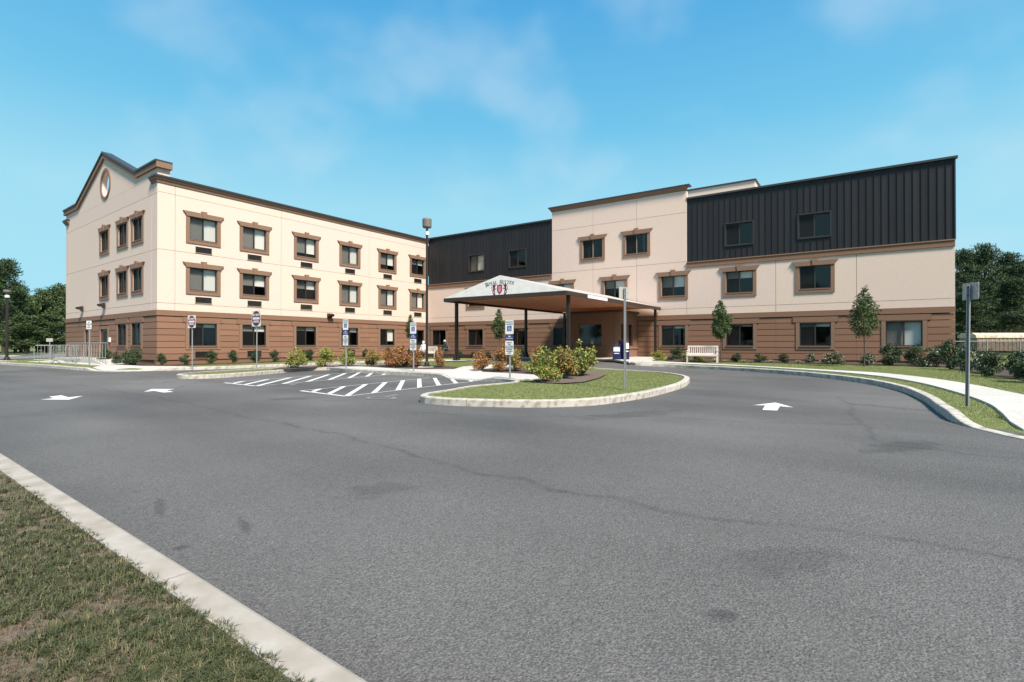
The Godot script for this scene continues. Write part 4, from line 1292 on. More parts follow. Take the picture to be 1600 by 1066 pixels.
func barrier(xf: Transform3D, label: String) -> void:
	var o := thing("crowd_barrier", label, "barrier", xf, "steel crowd barriers by the ramp")
	var st := tool()
	tube(st, [Vector3(-1.0, 0.22, 0), Vector3(-1.0, 0.98, 0), Vector3(-0.92, 1.06, 0), Vector3(0.92, 1.06, 0), Vector3(1.0, 0.98, 0), Vector3(1.0, 0.22, 0), Vector3(-1.0, 0.22, 0)], 0.022, 6)
	part(o, "frame", st.commit(), M.steel)
	for k in 12:
		if not cache.has("barrier_bar"):
			st = tool()
			tube(st, [Vector3(0, 0.22, 0), Vector3(0, 1.06, 0)], 0.011, 5)
			cache.barrier_bar = st.commit()
		part(o, "upright", cache.barrier_bar, M.steel, Transform3D(Basis(), Vector3(-0.85 + 1.7 * k / 11.0, 0, 0)))
	for x in [-0.75, 0.75]:
		st = tool()
		tube(st, [Vector3(x, 0.02, -0.3), Vector3(x, 0.08, -0.22), Vector3(x, 0.22, 0), Vector3(x, 0.08, 0.22), Vector3(x, 0.02, 0.3)], 0.02, 6)
		part(o, "foot", st.commit(), M.steel)

func newspaper_box(xf: Transform3D, h: float, label: String) -> void:
	var o := thing("newspaper_box", label, "newspaper box", xf, "newspaper boxes at the entrance")
	var st := tool()
	prism(st, PackedVector2Array([Vector2(-0.2, 0.0), Vector2(0.2, 0.0), Vector2(0.2, h - 0.1), Vector2(0.05, h), Vector2(-0.2, h)]), -0.22, 0.22, Transform3D(Basis(Vector3.UP, -PI / 2), Vector3.ZERO))
	part(o, "cabinet", st.commit(), M.news)
	part(o, "display_window", box_mesh(Vector3(-0.17, h * 0.55, 0.2), Vector3(0.17, h * 0.84, 0.207)), M.sign_white)
	part(o, "name_strip", box_mesh(Vector3(-0.14, h * 0.4, 0.2), Vector3(0.14, h * 0.45, 0.206)), M.sign_white)
	part(o, "door_handle", box_mesh(Vector3(-0.1, h * 0.87, 0.19), Vector3(0.1, h * 0.9, 0.225)), M.steel)

func make_furniture() -> void:
	var toward_stalls := Vector2(-0.42, 0.91)
	no_entry(facing(-15.75, -25.35, -0.45, 0.89), 2.55, 0.62, "small do not enter sign by the corner of the building")
	no_entry(facing(-12.2, -24.6, -0.56, 0.83), 2.74, 0.76, "large do not enter sign on the grass tip of the island")
	parking_sign(facing(-7.3, -22.62, toward_stalls.x, toward_stalls.y), 2.22, "reserved parking sign farthest from the canopy, in front of yellow-green shrubs")
	parking_sign(facing(-4.06, -21.2, toward_stalls.x, toward_stalls.y), 2.02, "reserved parking sign next to the tall lamp post")
	parking_sign(facing(-0.08, -17.02, toward_stalls.x, toward_stalls.y), 1.93, "reserved parking sign in front of the canopy beside the big green shrubs")
	sign_from_behind(facing(2.9, -13.31, -0.54, -0.84), 2.62, 0.34, 0.3, "back of a small traffic sign on the grass of the island")
	sign_from_behind(facing(8.4, -9.49, 0.97, 0.05) * Transform3D(Basis(Vector3.BACK, 0.02), Vector3.ZERO), 2.27, 0.36, 0.31, "back of a traffic sign on the verge by the sidewalk")
	var o := thing("notice_sign", "white notice sign with rows of lettering by the ramp", "sign", facing(-21.3, -25.95, -0.1, 1.0))
	part(o, "post", channel_post(2.2), M.steel)
	var p := part(o, "plate", plate(0.28, 0.42), M.sign_white, Transform3D(Basis(), Vector3(0, 2.1, 0)))
	for k in 4: part(p, "lettering", letters(["NO", "PARKING", "FIRE", "ZONE"][k], 0.08, "Droid Sans", true), M.ink, Transform3D(Basis(), Vector3(0, 0.13 - 0.088 * k, 0.02)))
	o = thing("notice_sign", "pale small sign at the edge of the side road near the woods", "sign", facing(-35.9, -40.0, 0.4, 0.9))
	part(o, "post", channel_post(1.4), M.steel)
	part(o, "plate", plate(0.4, 0.26), M.sign_back, Transform3D(Basis(), Vector3(0, 1.45, 0)))
	lamp_post(facing(-3.91, -23.67, 0, 1), 6.82, 0.062, "tall bronze lamp post with drum head in the orange shrub bed")
	lamp_post(facing(-34.8, -35.5, 0, 1), 5.1, 0.085, "lamp post standing at the side road before the woods", 0.45)
	lamp_post(facing(-69.5, -76.6, 0, 1, 0.13), 4.9, 0.09, "distant lamp post half lost against the trees", 0.45)
	bench(facing(10.25, -27.75, -0.45, 0.89), "white slatted garden bench beside the young tree, empty")
	bench(facing(-6.75, -41.2, -0.35, 0.94), "white garden bench by the inner corner with an elderly person sitting on it")
	newspaper_box(facing(5.75, -28.3, -0.2, 0.98), 0.82, "lower blue newspaper box with pale window under the canopy")
	newspaper_box(facing(6.2, -28.55, 0.6, 0.8), 1.08, "taller blue newspaper box by the canopy post")
	for b in [[-27.3, -30.9, 0.7, 0.71, "outermost steel crowd barrier before the ramp"], [-25.9, -29.7, -0.35, 0.94, "crowd barrier nearest to the ramp platform"], [-26.5, -30.9, 0.95, 0.3, "crowd barrier standing crosswise between the other two"]]:
		barrier(facing(b[0], b[1], b[2], b[3]), b[4])
	# ramp platform with steps and handrail at the gable end
	var ramp := thing("ramp_platform", "concrete ramp platform with galvanised handrail along the gable end", "ramp", WG * Transform3D(Basis(), Vector3(-8.0, 0.1, 0.8)))
	part(ramp, "platform", box_mesh(Vector3(-5.6, 0, -0.74), Vector3(3.0, 0.28, 0.7)), M.concrete[2])
	var st := tool()
	prism(st, PackedVector2Array([Vector2(3.0, 0.0), Vector2(5.2, 0.0), Vector2(3.0, 0.28)]), -0.74, 0.7)
	part(ramp, "slope", st.commit(), M.concrete[0])
	for k in 2: part(ramp, "step", box_mesh(Vector3(-5.2, 0, 0.7 + 0.32 * k), Vector3(-3.2, 0.18 - 0.09 * k, 1.02 + 0.32 * k)), M.concrete[1])
	st = tool()
	tube(st, [Vector3(-2.7, 0.8, 0.75), Vector3(-2.6, 1.22, 0.62), Vector3(-2.2, 1.25, 0.62), Vector3(4.9, 1.25, 0.62)], 0.025, 6)
	tube(st, [Vector3(-2.4, 0.42, 0.62), Vector3(4.9, 0.42, 0.62)], 0.02, 6)
	part(ramp, "handrail", st.commit(), M.steel)
	for k in 15:
		st = tool()
		tube(st, [Vector3(-2.2 + 0.5 * k, 0.02, 0.62), Vector3(-2.2 + 0.5 * k, 1.25, 0.62)], 0.022 if k % 3 == 0 else 0.014, 5)
		part(ramp, "baluster", st.commit(), M.steel)
	# fence and storage trailer at the right
	var f := thing("chain_link_fence", "chain-link fence with dark mesh running from the end of the building", "fence", at(41, 0.15, -47.7))
	part(f, "top_rail", box_mesh(Vector3(-18, 1.36, -0.03), Vector3(40, 1.42, 0.03)), M.steel)
	part(f, "mesh", pane(-18, 0.05, 40, 1.36, 0.0), M.mesh_screen)
	for k in 19: part(f, "post", box_mesh(Vector3(-0.035, -0.15, -0.035), Vector3(0.035, 1.45, 0.035)), M.steel, Transform3D(Basis(), Vector3(-18.4 + 3.05 * k, 0, 0.04)))
	var t := thing("storage_trailer", "tan storage trailer with pale roof standing behind the fence", "trailer", at(53.0, 0.13, -53.5, -0.1))
	st = tool()
	box(st, Vector3(-5.2, 0.45, -1.2), Vector3(5.2, 1.9, 1.2))
	for k in 26: box(st, Vector3(-5.1 + 0.4 * k, 0.47, 1.2), Vector3(-4.95 + 0.4 * k, 1.88, 1.23))
	part(t, "body", st.commit(), M.trailer)
	st = tool()
	prism(st, PackedVector2Array([Vector2(-1.3, 1.78), Vector2(1.3, 1.78), Vector2(1.25, 2.05), Vector2(0.7, 2.3), Vector2(-0.7, 2.3), Vector2(-1.25, 2.05)]), -5.35, 5.35, Transform3D(Basis(Vector3.UP, PI / 2), Vector3.ZERO))
	part(t, "roof", st.commit(), M.trailer_roof)
	for x in [-3.4, 3.2]:
		part(t, "wheel", wheel(0.4, 0.2), M.rubber, Transform3D(Basis(), Vector3(x, 0.4, 1.05)))

func wheel(r: float, w: float) -> Mesh:
	var st := tool()
	var disc := PackedVector2Array()
	for k in 20: disc.append(Vector2(cos(TAU * k / 20), sin(TAU * k / 20)) * r)
	prism(st, disc, -w * 0.5, w * 0.5)
	return st.commit()

# ---------------------------------------------------------------- plants
func leaf_mesh(count: int, lobes: Array, size: float, slim: float, cols: Array, sd: int, droop := 0.3, shell := 0.45) -> ArrayMesh:
	# lobes: [centre, radii]; leaves are small folded diamonds spread through the lobes, thicker towards their outside
	var r := RandomNumberGenerator.new()
	r.seed = sd
	var weight := []
	var total := 0.0
	for l in lobes:
		total += pow(l[1].x * l[1].y * l[1].z, 0.667)
		weight.append(total)
	var verts := PackedVector3Array(); var colors := PackedColorArray(); var idx := PackedInt32Array()
	for i in count:
		var w := r.randf() * total
		var k := 0
		while weight[k] < w: k += 1
		var d := Vector3(r.randfn(), r.randfn(), r.randfn()).normalized()
		var p: Vector3 = lobes[k][0] + d * lobes[k][1] * pow(r.randf(), shell)
		var t := (Vector3(r.randfn(), r.randfn() - droop, r.randfn()) + d * 0.7).normalized()
		var u := t.cross(Vector3(r.randfn(), r.randfn() + 0.6, r.randfn())).normalized()
		var n := t.cross(u)
		var s := size * r.randf_range(0.65, 1.3)
		var a := verts.size()
		verts.append(p); verts.append(p + t * s * 0.55 + u * s * slim + n * s * 0.12)
		verts.append(p + t * s); verts.append(p + t * s * 0.55 - u * s * slim + n * s * 0.12)
		var c: Color = cols[r.randi() % cols.size()]
		var v := r.randf_range(0.78, 1.2)
		c = Color(c.r * v, c.g * v, c.b * v)
		for e in 4: colors.append(c)
		for e in [0, 1, 2, 0, 2, 3]: idx.append(a + e)
	var arr := []
	arr.resize(Mesh.ARRAY_MAX)
	arr[Mesh.ARRAY_VERTEX] = verts
	arr[Mesh.ARRAY_COLOR] = colors
	arr[Mesh.ARRAY_INDEX] = idx
	var m := ArrayMesh.new()
	m.add_surface_from_arrays(Mesh.PRIMITIVE_TRIANGLES, arr)
	return m

const GREENS := [Color(0.05, 0.085, 0.02), Color(0.075, 0.12, 0.03), Color(0.035, 0.06, 0.018)]
const LIME := [Color(0.19, 0.24, 0.04), Color(0.25, 0.3, 0.055), Color(0.14, 0.2, 0.035), Color(0.09, 0.135, 0.026), Color(0.31, 0.3, 0.07), Color(0.36, 0.24, 0.08)]
const MIXED := [Color(0.15, 0.19, 0.035), Color(0.3, 0.2, 0.05), Color(0.36, 0.17, 0.05), Color(0.1, 0.13, 0.03), Color(0.42, 0.2, 0.08), Color(0.2, 0.22, 0.05)]
const RUST := [Color(0.32, 0.12, 0.035), Color(0.4, 0.18, 0.05), Color(0.24, 0.085, 0.03), Color(0.17, 0.13, 0.03), Color(0.45, 0.24, 0.09), Color(0.14, 0.05, 0.025)]
const DARK := [Color(0.028, 0.055, 0.02), Color(0.04, 0.075, 0.024), Color(0.02, 0.04, 0.016), Color(0.055, 0.09, 0.03)]
const GOLD := [Color(0.3, 0.3, 0.04), Color(0.22, 0.25, 0.04), Color(0.36, 0.33, 0.07), Color(0.13, 0.17, 0.03)]
const BLUEISH := [Color(0.06, 0.1, 0.075), Color(0.09, 0.13, 0.1), Color(0.05, 0.08, 0.05)]
const PALE := [Color(0.4, 0.42, 0.24), Color(0.3, 0.34, 0.15), Color(0.2, 0.26, 0.09), Color(0.5, 0.5, 0.34)]
const FLOWERING := [Color(0.04, 0.075, 0.024), Color(0.06, 0.1, 0.03), Color(0.03, 0.05, 0.018), Color(0.05, 0.09, 0.03), Color(0.05, 0.085, 0.03), Color(0.55, 0.5, 0.42)]

func shrub_meshes(kind: String, variant: int) -> Array:      # one metre wide, one metre tall, on the ground at y 0
	var key := "shrub_%s_%d" % [kind, variant]
	if cache.has(key): return cache[key]
	var sd := hash(key) % 100000
	var r := RandomNumberGenerator.new()
	r.seed = sd
	var lobes := []
	var st := tool()
	var n := 13
	for k in n:
		var a := TAU * (k + r.randf() * 0.7) / n
		var rad := 0.34 * sqrt(r.randf()) * (0.5 + 0.5 * r.randf()) + 0.06
		var h := r.randf_range(0.3, 0.86) - rad * 0.35
		if k < 4: h = r.randf_range(0.15, 0.35); 
		var c := Vector3(cos(a) * rad, h, sin(a) * rad)
		lobes.append([c, Vector3(0.17, 0.15, 0.17) * r.randf_range(0.75, 1.3)])
		tube(st, [Vector3(cos(a) * 0.04, 0, sin(a) * 0.04), c * Vector3(0.6, 0.55, 0.6), c], 0.011, 4, 0.004)
	# loose shoots that break the outline
	for k in 14:
		var a := r.randf() * TAU
		var rad := r.randf_range(0.05, 0.4)
		var h := 0.95 - rad * 0.9 + r.randf_range(-0.1, 0.13)
		lobes.append([Vector3(cos(a) * rad, h, sin(a) * rad), Vector3(0.045, 0.11, 0.045)])
	var cols: Array = {"lime": LIME, "mixed": MIXED, "rust": RUST, "dark": DARK, "gold": GOLD, "bluish": BLUEISH, "flowering": FLOWERING}[kind]
	var leaf := 0.075 if kind in ["lime", "mixed", "rust"] else 0.08
	cache[key] = [leaf_mesh(1900, lobes, leaf, 0.27, cols, sd), st.commit()]
	return cache[key]

func tuft_mesh(variant: int) -> ArrayMesh:            # arching strap leaves
	var key := "strap%d" % variant
	if cache.has(key): return cache[key]
	var r := RandomNumberGenerator.new()
	r.seed = 300 + variant
	var verts := PackedVector3Array(); var colors := PackedColorArray(); var idx := PackedInt32Array()
	for k in 70:
		var a := r.randf() * TAU
		var d := Vector3(cos(a), 0, sin(a)); var n := Vector3(-d.z, 0, d.x)
		var l := r.randf_range(0.5, 1.0); var up := r.randf_range(0.5, 1.1)
		var c: Color = PALE[r.randi() % 4]
		var b := verts.size()
		for e in 5:
			var t := e / 4.0
			var p := d * l * 0.5 * t + Vector3.UP * up * (t - t * t * 0.62)
			var w := 0.022 * (1.0 - t * 0.9)
			verts.append(p - n * w); verts.append(p + n * w)
			colors.append(c); colors.append(c)
			if e < 4:
				for q in [0, 1, 3, 0, 3, 2]: idx.append(b + e * 2 + q)
	var arr := []
	arr.resize(Mesh.ARRAY_MAX)
	arr[Mesh.ARRAY_VERTEX] = verts; arr[Mesh.ARRAY_COLOR] = colors; arr[Mesh.ARRAY_INDEX] = idx
	var m := ArrayMesh.new()
	m.add_surface_from_arrays(Mesh.PRIMITIVE_TRIANGLES, arr)
	cache[key] = m
	return m

var shrub_count := 0
func shrub(kind: String, x: float, z: float, w: float, h: float, label: String, group := "", y := -99.0) -> void:
	shrub_count += 1
	var yy := (lawn_y(x, z) if y < -90 else y) - 0.01
	var o := thing("shrub", label, "shrub", Transform3D(Basis(Vector3.UP, shrub_count * 2.4), Vector3(x, yy, z)), group)
	var s := Transform3D(Basis.from_scale(Vector3(w, h, w)), Vector3.ZERO)
	var m := shrub_meshes(kind, shrub_count % 3)
	part(o, "foliage", m[0], M.leaf, s)
	part(o, "stems", m[1], M.bark, s)

func tuft(x: float, z: float, w: float, label: String) -> void:
	var o := thing("strap_leaf_plant", label, "plant", Transform3D(Basis(Vector3.UP, x * 3.0), Vector3(x, lawn_y(x, z), z)), "pale tufted plants along the wall")
	part(o, "leaves", tuft_mesh(int(absf(x * 10.0)) % 2), M.leaf, Transform3D(Basis.from_scale(Vector3(w, w * 0.75, w)), Vector3.ZERO))

func young_tree(x: float, z: float, h: float, w: float, from: float, label: String, count: int, sd: int) -> void:
	var o := thing("young_tree", label, "tree", at(x, lawn_y(x, z) - 0.02, z), "young street trees by the walls")
	var r := RandomNumberGenerator.new()
	r.seed = sd
	var st := tool()
	tube(st, [Vector3(0, 0, 0), Vector3(0.02, from * 0.6, 0.01), Vector3(0.0, from, 0.0), Vector3(0.01, h * 0.75, 0), Vector3(0.0, h * 0.97, 0)], 0.034, 7, 0.006)
	var lobes := []
	var ch := h - from
	for k in 26:
		var t := (k + 0.5) / 26.0
		var wide := w * 0.5 * pow(maxf(0.02, sin(PI * pow(t * 0.96 + 0.03, 0.72))), 0.85)
		var a := k * 2.4 + r.randf()
		var rad := wide * r.randf_range(0.3, 0.72)
		var c := Vector3(cos(a) * rad, from + ch * t, sin(a) * rad)
		lobes.append([c, Vector3(0.4, 0.42, 0.4) * (wide + 0.06) * r.randf_range(0.65, 1.05)])
		if k % 2 == 0: tube(st, [Vector3(0, from + ch * t * 0.75, 0), Vector3(c.x * 0.5, c.y - ch * 0.06, c.z * 0.5), c], 0.012, 4, 0.004)
	for k in 5: lobes.append([Vector3(r.randf_range(-0.08, 0.08), h - 0.04 * k, r.randf_range(-0.08, 0.08)), Vector3(0.06, 0.1, 0.06)])
	part(o, "trunk", st.commit(), M.bark)
	part(o, "crown", leaf_mesh(count, lobes, 0.085, 0.3, [Color(0.045, 0.08, 0.022), Color(0.065, 0.11, 0.028), Color(0.032, 0.06, 0.018), Color(0.09, 0.135, 0.035)], sd), M.leaf)

func make_planting() -> void:
	var bed := "shrubs on the island"
	# left end of the island, yellow-green
	shrub("lime", -10.35, -24.75, 1.15, 1.0, "yellow-green shrub at the end of the row, nearest the do not enter signs", bed)
	shrub("lime", -9.45, -26.0, 1.1, 1.0, "second yellow-green shrub from the island's grass tip", bed)
	shrub("lime", -8.6, -26.9, 1.0, 0.95, "yellow-green shrub just behind the farthest reserved parking sign", bed)
	shrub("mixed", -7.05, -26.0, 1.0, 0.85, "small orange and green shrub between the first two parking signs", bed)
	shrub("rust", -5.75, -24.5, 1.05, 0.95, "orange shrub starting the dense clump left of the lamp post", bed)
	shrub("rust", -5.05, -24.0, 1.1, 1.0, "orange shrub in the middle of the clump left of the lamp post", bed)
	shrub("rust", -4.45, -24.1, 0.9, 0.9, "orange shrub of the clump closest to the lamp post", bed)
	shrub("rust", -3.28, -23.3, 0.5, 0.98, "narrow upright orange shrub just right of the lamp post", bed)
	shrub("rust", -1.25, -21.1, 0.85, 0.85, "orange shrub in front of the canopy, left of the nearest parking sign", bed)
	shrub("rust", -0.45, -20.5, 0.95, 0.98, "orange shrub directly behind the nearest parking sign", bed)
	shrub("mixed", 0.15, -20.4, 0.85, 0.9, "orange-green shrub between the nearest parking sign and the big green shrubs", bed)
	shrub("rust", 0.95, -19.3, 0.8, 1.0, "orange shrub half hidden behind the big green shrub", bed)
	shrub("lime", 1.02, -15.75, 1.15, 1.12, "large bright green shrub closest to the car park on the round bed", bed)
	shrub("mixed", 1.75, -16.9, 1.15, 1.1, "large green and orange shrub in the middle of the round bed", bed)
	shrub("lime", 2.45, -18.1, 1.35, 1.2, "large green shrub at the canopy end of the round bed", bed)
	# foundation planting along the left wing
	var fa := "dark shrubs along the left wing"
	var names := ["at the corner of the building", "under the first ground-floor window, left half", "under the first ground-floor window's right edge", "between the first and second ground-floor windows", "under the second ground-floor window", "between the second and third ground-floor windows", "under the third ground-floor window", "left of the fourth ground-floor window", "under the fourth ground-floor window", "under the fifth ground-floor window", "right of the fifth ground-floor window", "under the last window before the inner corner"]
	var ft := [-0.1, 1.04, 2.46, 3.66, 5.02, 6.27, 8.74, 12.1, 13.5, 15.7, 18.0, 19.4]
	var fh := [0.62, 0.58, 0.72, 0.74, 0.72, 0.7, 0.75, 0.8, 0.7, 0.85, 0.75, 0.8]
	for k in 12:
		var p := WA * Vector3(ft[k], 0, 0.85)
		shrub("dark", p.x, p.z, fh[k] * 0.95, fh[k], "dark green shrub " + names[k] + " of the left wing", fa, 0.2)
	var fg := [[5.6, 0.85, 0.85, "largest dark shrub, beside the ramp handrail at the gable end"], [3.6, 0.6, 0.7, "small dark shrub under the left gable-end window"], [2.0, 0.55, 0.75, "small dark shrub between the two gable-end windows"], [0.75, 0.95, 0.85, "wide dark shrub under the gable-end window nearest the corner"]]
	for e in fg:
		var p := WG * Vector3(-e[0], 0, 0.8)
		shrub("dark", p.x, p.z, e[1], e[2], e[3], "dark shrubs at the gable end", 0.16)
	# main block, behind the canopy
	for e in [[1.6, 0.9, 0.75, "low dark shrub under the first window of the main block"], [4.4, 0.7, 0.6, "low dark shrub left of the main block's second window"], [5.9, 0.6, 0.5, "low dark shrub under the main block's second window"], [7.3, 0.6, 0.55, "low dark shrub left of the young tree behind the canopy"], [10.6, 0.9, 0.7, "low dark shrub right of the young tree behind the canopy"]]:
		var p := on_b(e[0], 1.0)
		shrub("dark", p.x, p.y, e[1], e[2], e[3], "low shrubs behind the canopy")
	# main block, right of the entrance
	var fb := "shrubs along the main block"
	var right := [["gold", 21.9, 3.9, 0.95, 0.5, "golden low shrub beside the entrance pad"], ["bluish", 22.6, 3.7, 0.7, 0.3, "blue-green creeping shrub in front of the golden ones"], ["dark", 22.4, 2.0, 0.9, 0.72, "dark green shrub behind the golden one by the canopy post"], ["gold", 23.1, 2.6, 0.55, 0.42, "small golden shrub left of the bench"], ["dark", 23.5, 1.5, 0.6, 0.6, "dark shrub under the window left of the bench"], ["gold", 23.9, 2.7, 0.6, 0.42, "small golden shrub touching the bench"],
		["dark", 25.9, 2.9, 0.68, 0.52, "dark mound shrub, first to the right of the bench tree"], ["dark", 27.0, 2.3, 0.7, 0.5, "dark mound shrub, second to the right of the bench tree"], ["dark", 28.2, 2.5, 0.66, 0.5, "dark mound shrub, third to the right of the bench tree"], ["flowering", 29.4, 1.9, 0.62, 0.6, "small shrub with white blossom left of the seventh window"], ["flowering", 30.5, 3.0, 1.2, 0.62, "broad shrub with white blossom left of the bigger young tree"], ["flowering", 31.9, 3.9, 0.75, 0.6, "shrub with white blossom behind the bigger young tree"],
		["dark", 32.8, 3.2, 1.15, 1.02, "tall dark shrub under the last window, left one"], ["dark", 33.7, 2.9, 1.0, 0.98, "tall dark shrub under the last window, right one"], ["flowering", 34.4, 3.9, 1.35, 0.95, "wide shrub with pale blossom at the end of the wall"]]
	for e in right:
		var p := on_b(e[1], e[2])
		shrub(e[0], p.x, p.y, e[3], e[4], e[5], fb)
	for e in [["dark", 17.55, -20.6, 0.95, 1.2, "upright leafy shrub just past the end of the wall"], ["flowering", 17.0, -19.2, 0.8, 1.05, "leafy shrub left of the verge sign post"], ["dark", 15.15, -16.3, 0.7, 0.78, "leafy shrub right of the verge sign post"], ["dark", 15.1, -15.4, 0.8, 0.8, "leafy shrub in the bed towards the frame edge"], ["dark", 14.35, -14.2, 0.85, 0.95, "nearest leafy shrub at the frame edge"], ["flowering", 16.4, -17.9, 0.75, 0.8, "leafy shrub behind the verge sign post"], ["dark", 15.9, -15.9, 0.75, 0.85, "leafy shrub in the back row towards the frame edge"]]:
		shrub(e[0], e[1], e[2], e[3], e[4], e[5], "shrubs in the bed past the end of the wall")
	for e in [[24.9, 3.3, 0.6, "pale tufted plant under the bench"], [26.3, 2.9, 0.45, "pale tufted plant between the first two mound shrubs"], [27.6, 2.6, 0.5, "pale tufted plant between the second and third mound shrubs"], [28.9, 2.7, 0.5, "pale tufted plant right of the third mound shrub"], [25.4, 3.3, 0.4, "small pale tufted plant at the foot of the bench tree"]]:
		var p := on_b(e[0], e[1])
		tuft(p.x, p.y, e[2], e[3])
	var pt := WA * Vector3(16.6, 0, 2.4)
	young_tree(pt.x, pt.z, 3.35, 0.95, 1.55, "young tree in front of the left wing's fifth window", 2600, 71)
	var q := on_b(9.5, 2.5)
	young_tree(q.x, q.y, 3.65, 1.15, 1.5, "dense young tree seen under the canopy between its posts", 4200, 72)
	q = on_b(25.4, 4.3)
	young_tree(q.x, q.y, 3.3, 1.3, 1.35, "dense young tree beside the white bench", 4800, 73)
	young_tree(15.83, -23.17, 3.55, 1.6, 1.4, "larger thin-crowned young tree between the last two windows", 3800, 74)

# ---------------------------------------------------------------- people
func body_mesh(bones: Array, cell: float) -> ArrayMesh:       # bones: [a, b, radius a, radius b]; smooth union, meshed as surface nets
	var lo := Vector3(1e9, 1e9, 1e9); var hi := -lo
	for b in bones:
		for e in 2:
			lo = lo.min(b[e] - Vector3.ONE * (b[2 + e] + cell * 3)); hi = hi.max(b[e] + Vector3.ONE * (b[2 + e] + cell * 3))
	var n := Vector3i(((hi - lo) / cell).ceil()) + Vector3i.ONE
	var f := PackedFloat32Array()
	f.resize(n.x * n.y * n.z)
	for z in n.z:
		for y in n.y:
			for x in n.x:
				var p := lo + Vector3(x, y, z) * cell
				var s := 0.0
				for b in bones:
					var ab: Vector3 = b[1] - b[0]
					var t := clampf((p - b[0]).dot(ab) / maxf(ab.length_squared(), 1e-6), 0, 1)
					var d: float = p.distance_to(b[0] + ab * t) - lerpf(b[2], b[3], t)
					s += exp(-d * 45.0)
				f[(z * n.y + y) * n.x + x] = -log(maxf(s, 1e-30)) / 45.0
	var id := {}
	var verts := PackedVector3Array()
	for z in n.z - 1:
		for y in n.y - 1:
			for x in n.x - 1:
				var sum := Vector3.ZERO; var cnt := 0
				var v := []
				for k in 8: v.append(f[((z + (k >> 2)) * n.y + y + ((k >> 1) & 1)) * n.x + x + (k & 1)])
				for e in [[0, 1], [2, 3], [4, 5], [6, 7], [0, 2], [1, 3], [4, 6], [5, 7], [0, 4], [1, 5], [2, 6], [3, 7]]:
					if (v[e[0]] < 0) != (v[e[1]] < 0):
						var t: float = v[e[0]] / (v[e[0]] - v[e[1]])
						sum += Vector3(e[0] & 1, (e[0] >> 1) & 1, e[0] >> 2).lerp(Vector3(e[1] & 1, (e[1] >> 1) & 1, e[1] >> 2), t)
						cnt += 1
				if cnt:
					id[Vector3i(x, y, z)] = verts.size()
					verts.append(lo + (Vector3(x, y, z) + sum / cnt) * cell)
	var st := tool()
	st.set_smooth_group(0)
	for c in id:
		for ax in 3:
			var d := Vector3i.ZERO; d[ax] = 1
			var u := Vector3i.ZERO; u[(ax + 1) % 3] = 1
			var w := Vector3i.ZERO; w[(ax + 2) % 3] = 1
			var a: float = f[(c.z * n.y + c.y) * n.x + c.x]
			var q: Vector3i = c + d
			var b: float = f[(q.z * n.y + q.y) * n.x + q.x]
			if (a < 0) == (b < 0): continue
			if not (id.has(c - u) and id.has(c - w) and id.has(c - u - w)): continue
			var p := [verts[id[c]], verts[id[c - u]], verts[id[c - u - w]], verts[id[c - w]]]
			if a < 0: quad(st, p[0], p[3], p[2], p[1])
			else: quad(st, p[0], p[1], p[2], p[3])
	st.index()
	st.generate_normals()
	return st.commit()

func hand(sgn: float, o: Vector3) -> Array:
	var b := [[o, o + Vector3(0, -0.01, 0.07), 0.032, 0.036]]
	for k in 4:
		var x := (k - 1.5) * 0.02
		var l: float = [0.06, 0.075, 0.07, 0.055][k]
		b.append([o + Vector3(x, -0.01, 0.07), o + Vector3(x * 1.1, -0.02, 0.07 + l * 0.55), 0.011, 0.01])
		b.append([o + Vector3(x * 1.1, -0.02, 0.07 + l * 0.55), o + Vector3(x * 1.1, -0.05, 0.07 + l), 0.01, 0.008])
	b.append([o + Vector3(-sgn * 0.03, -0.005, 0.03), o + Vector3(-sgn * 0.055, -0.02, 0.08), 0.012, 0.009])
	return b

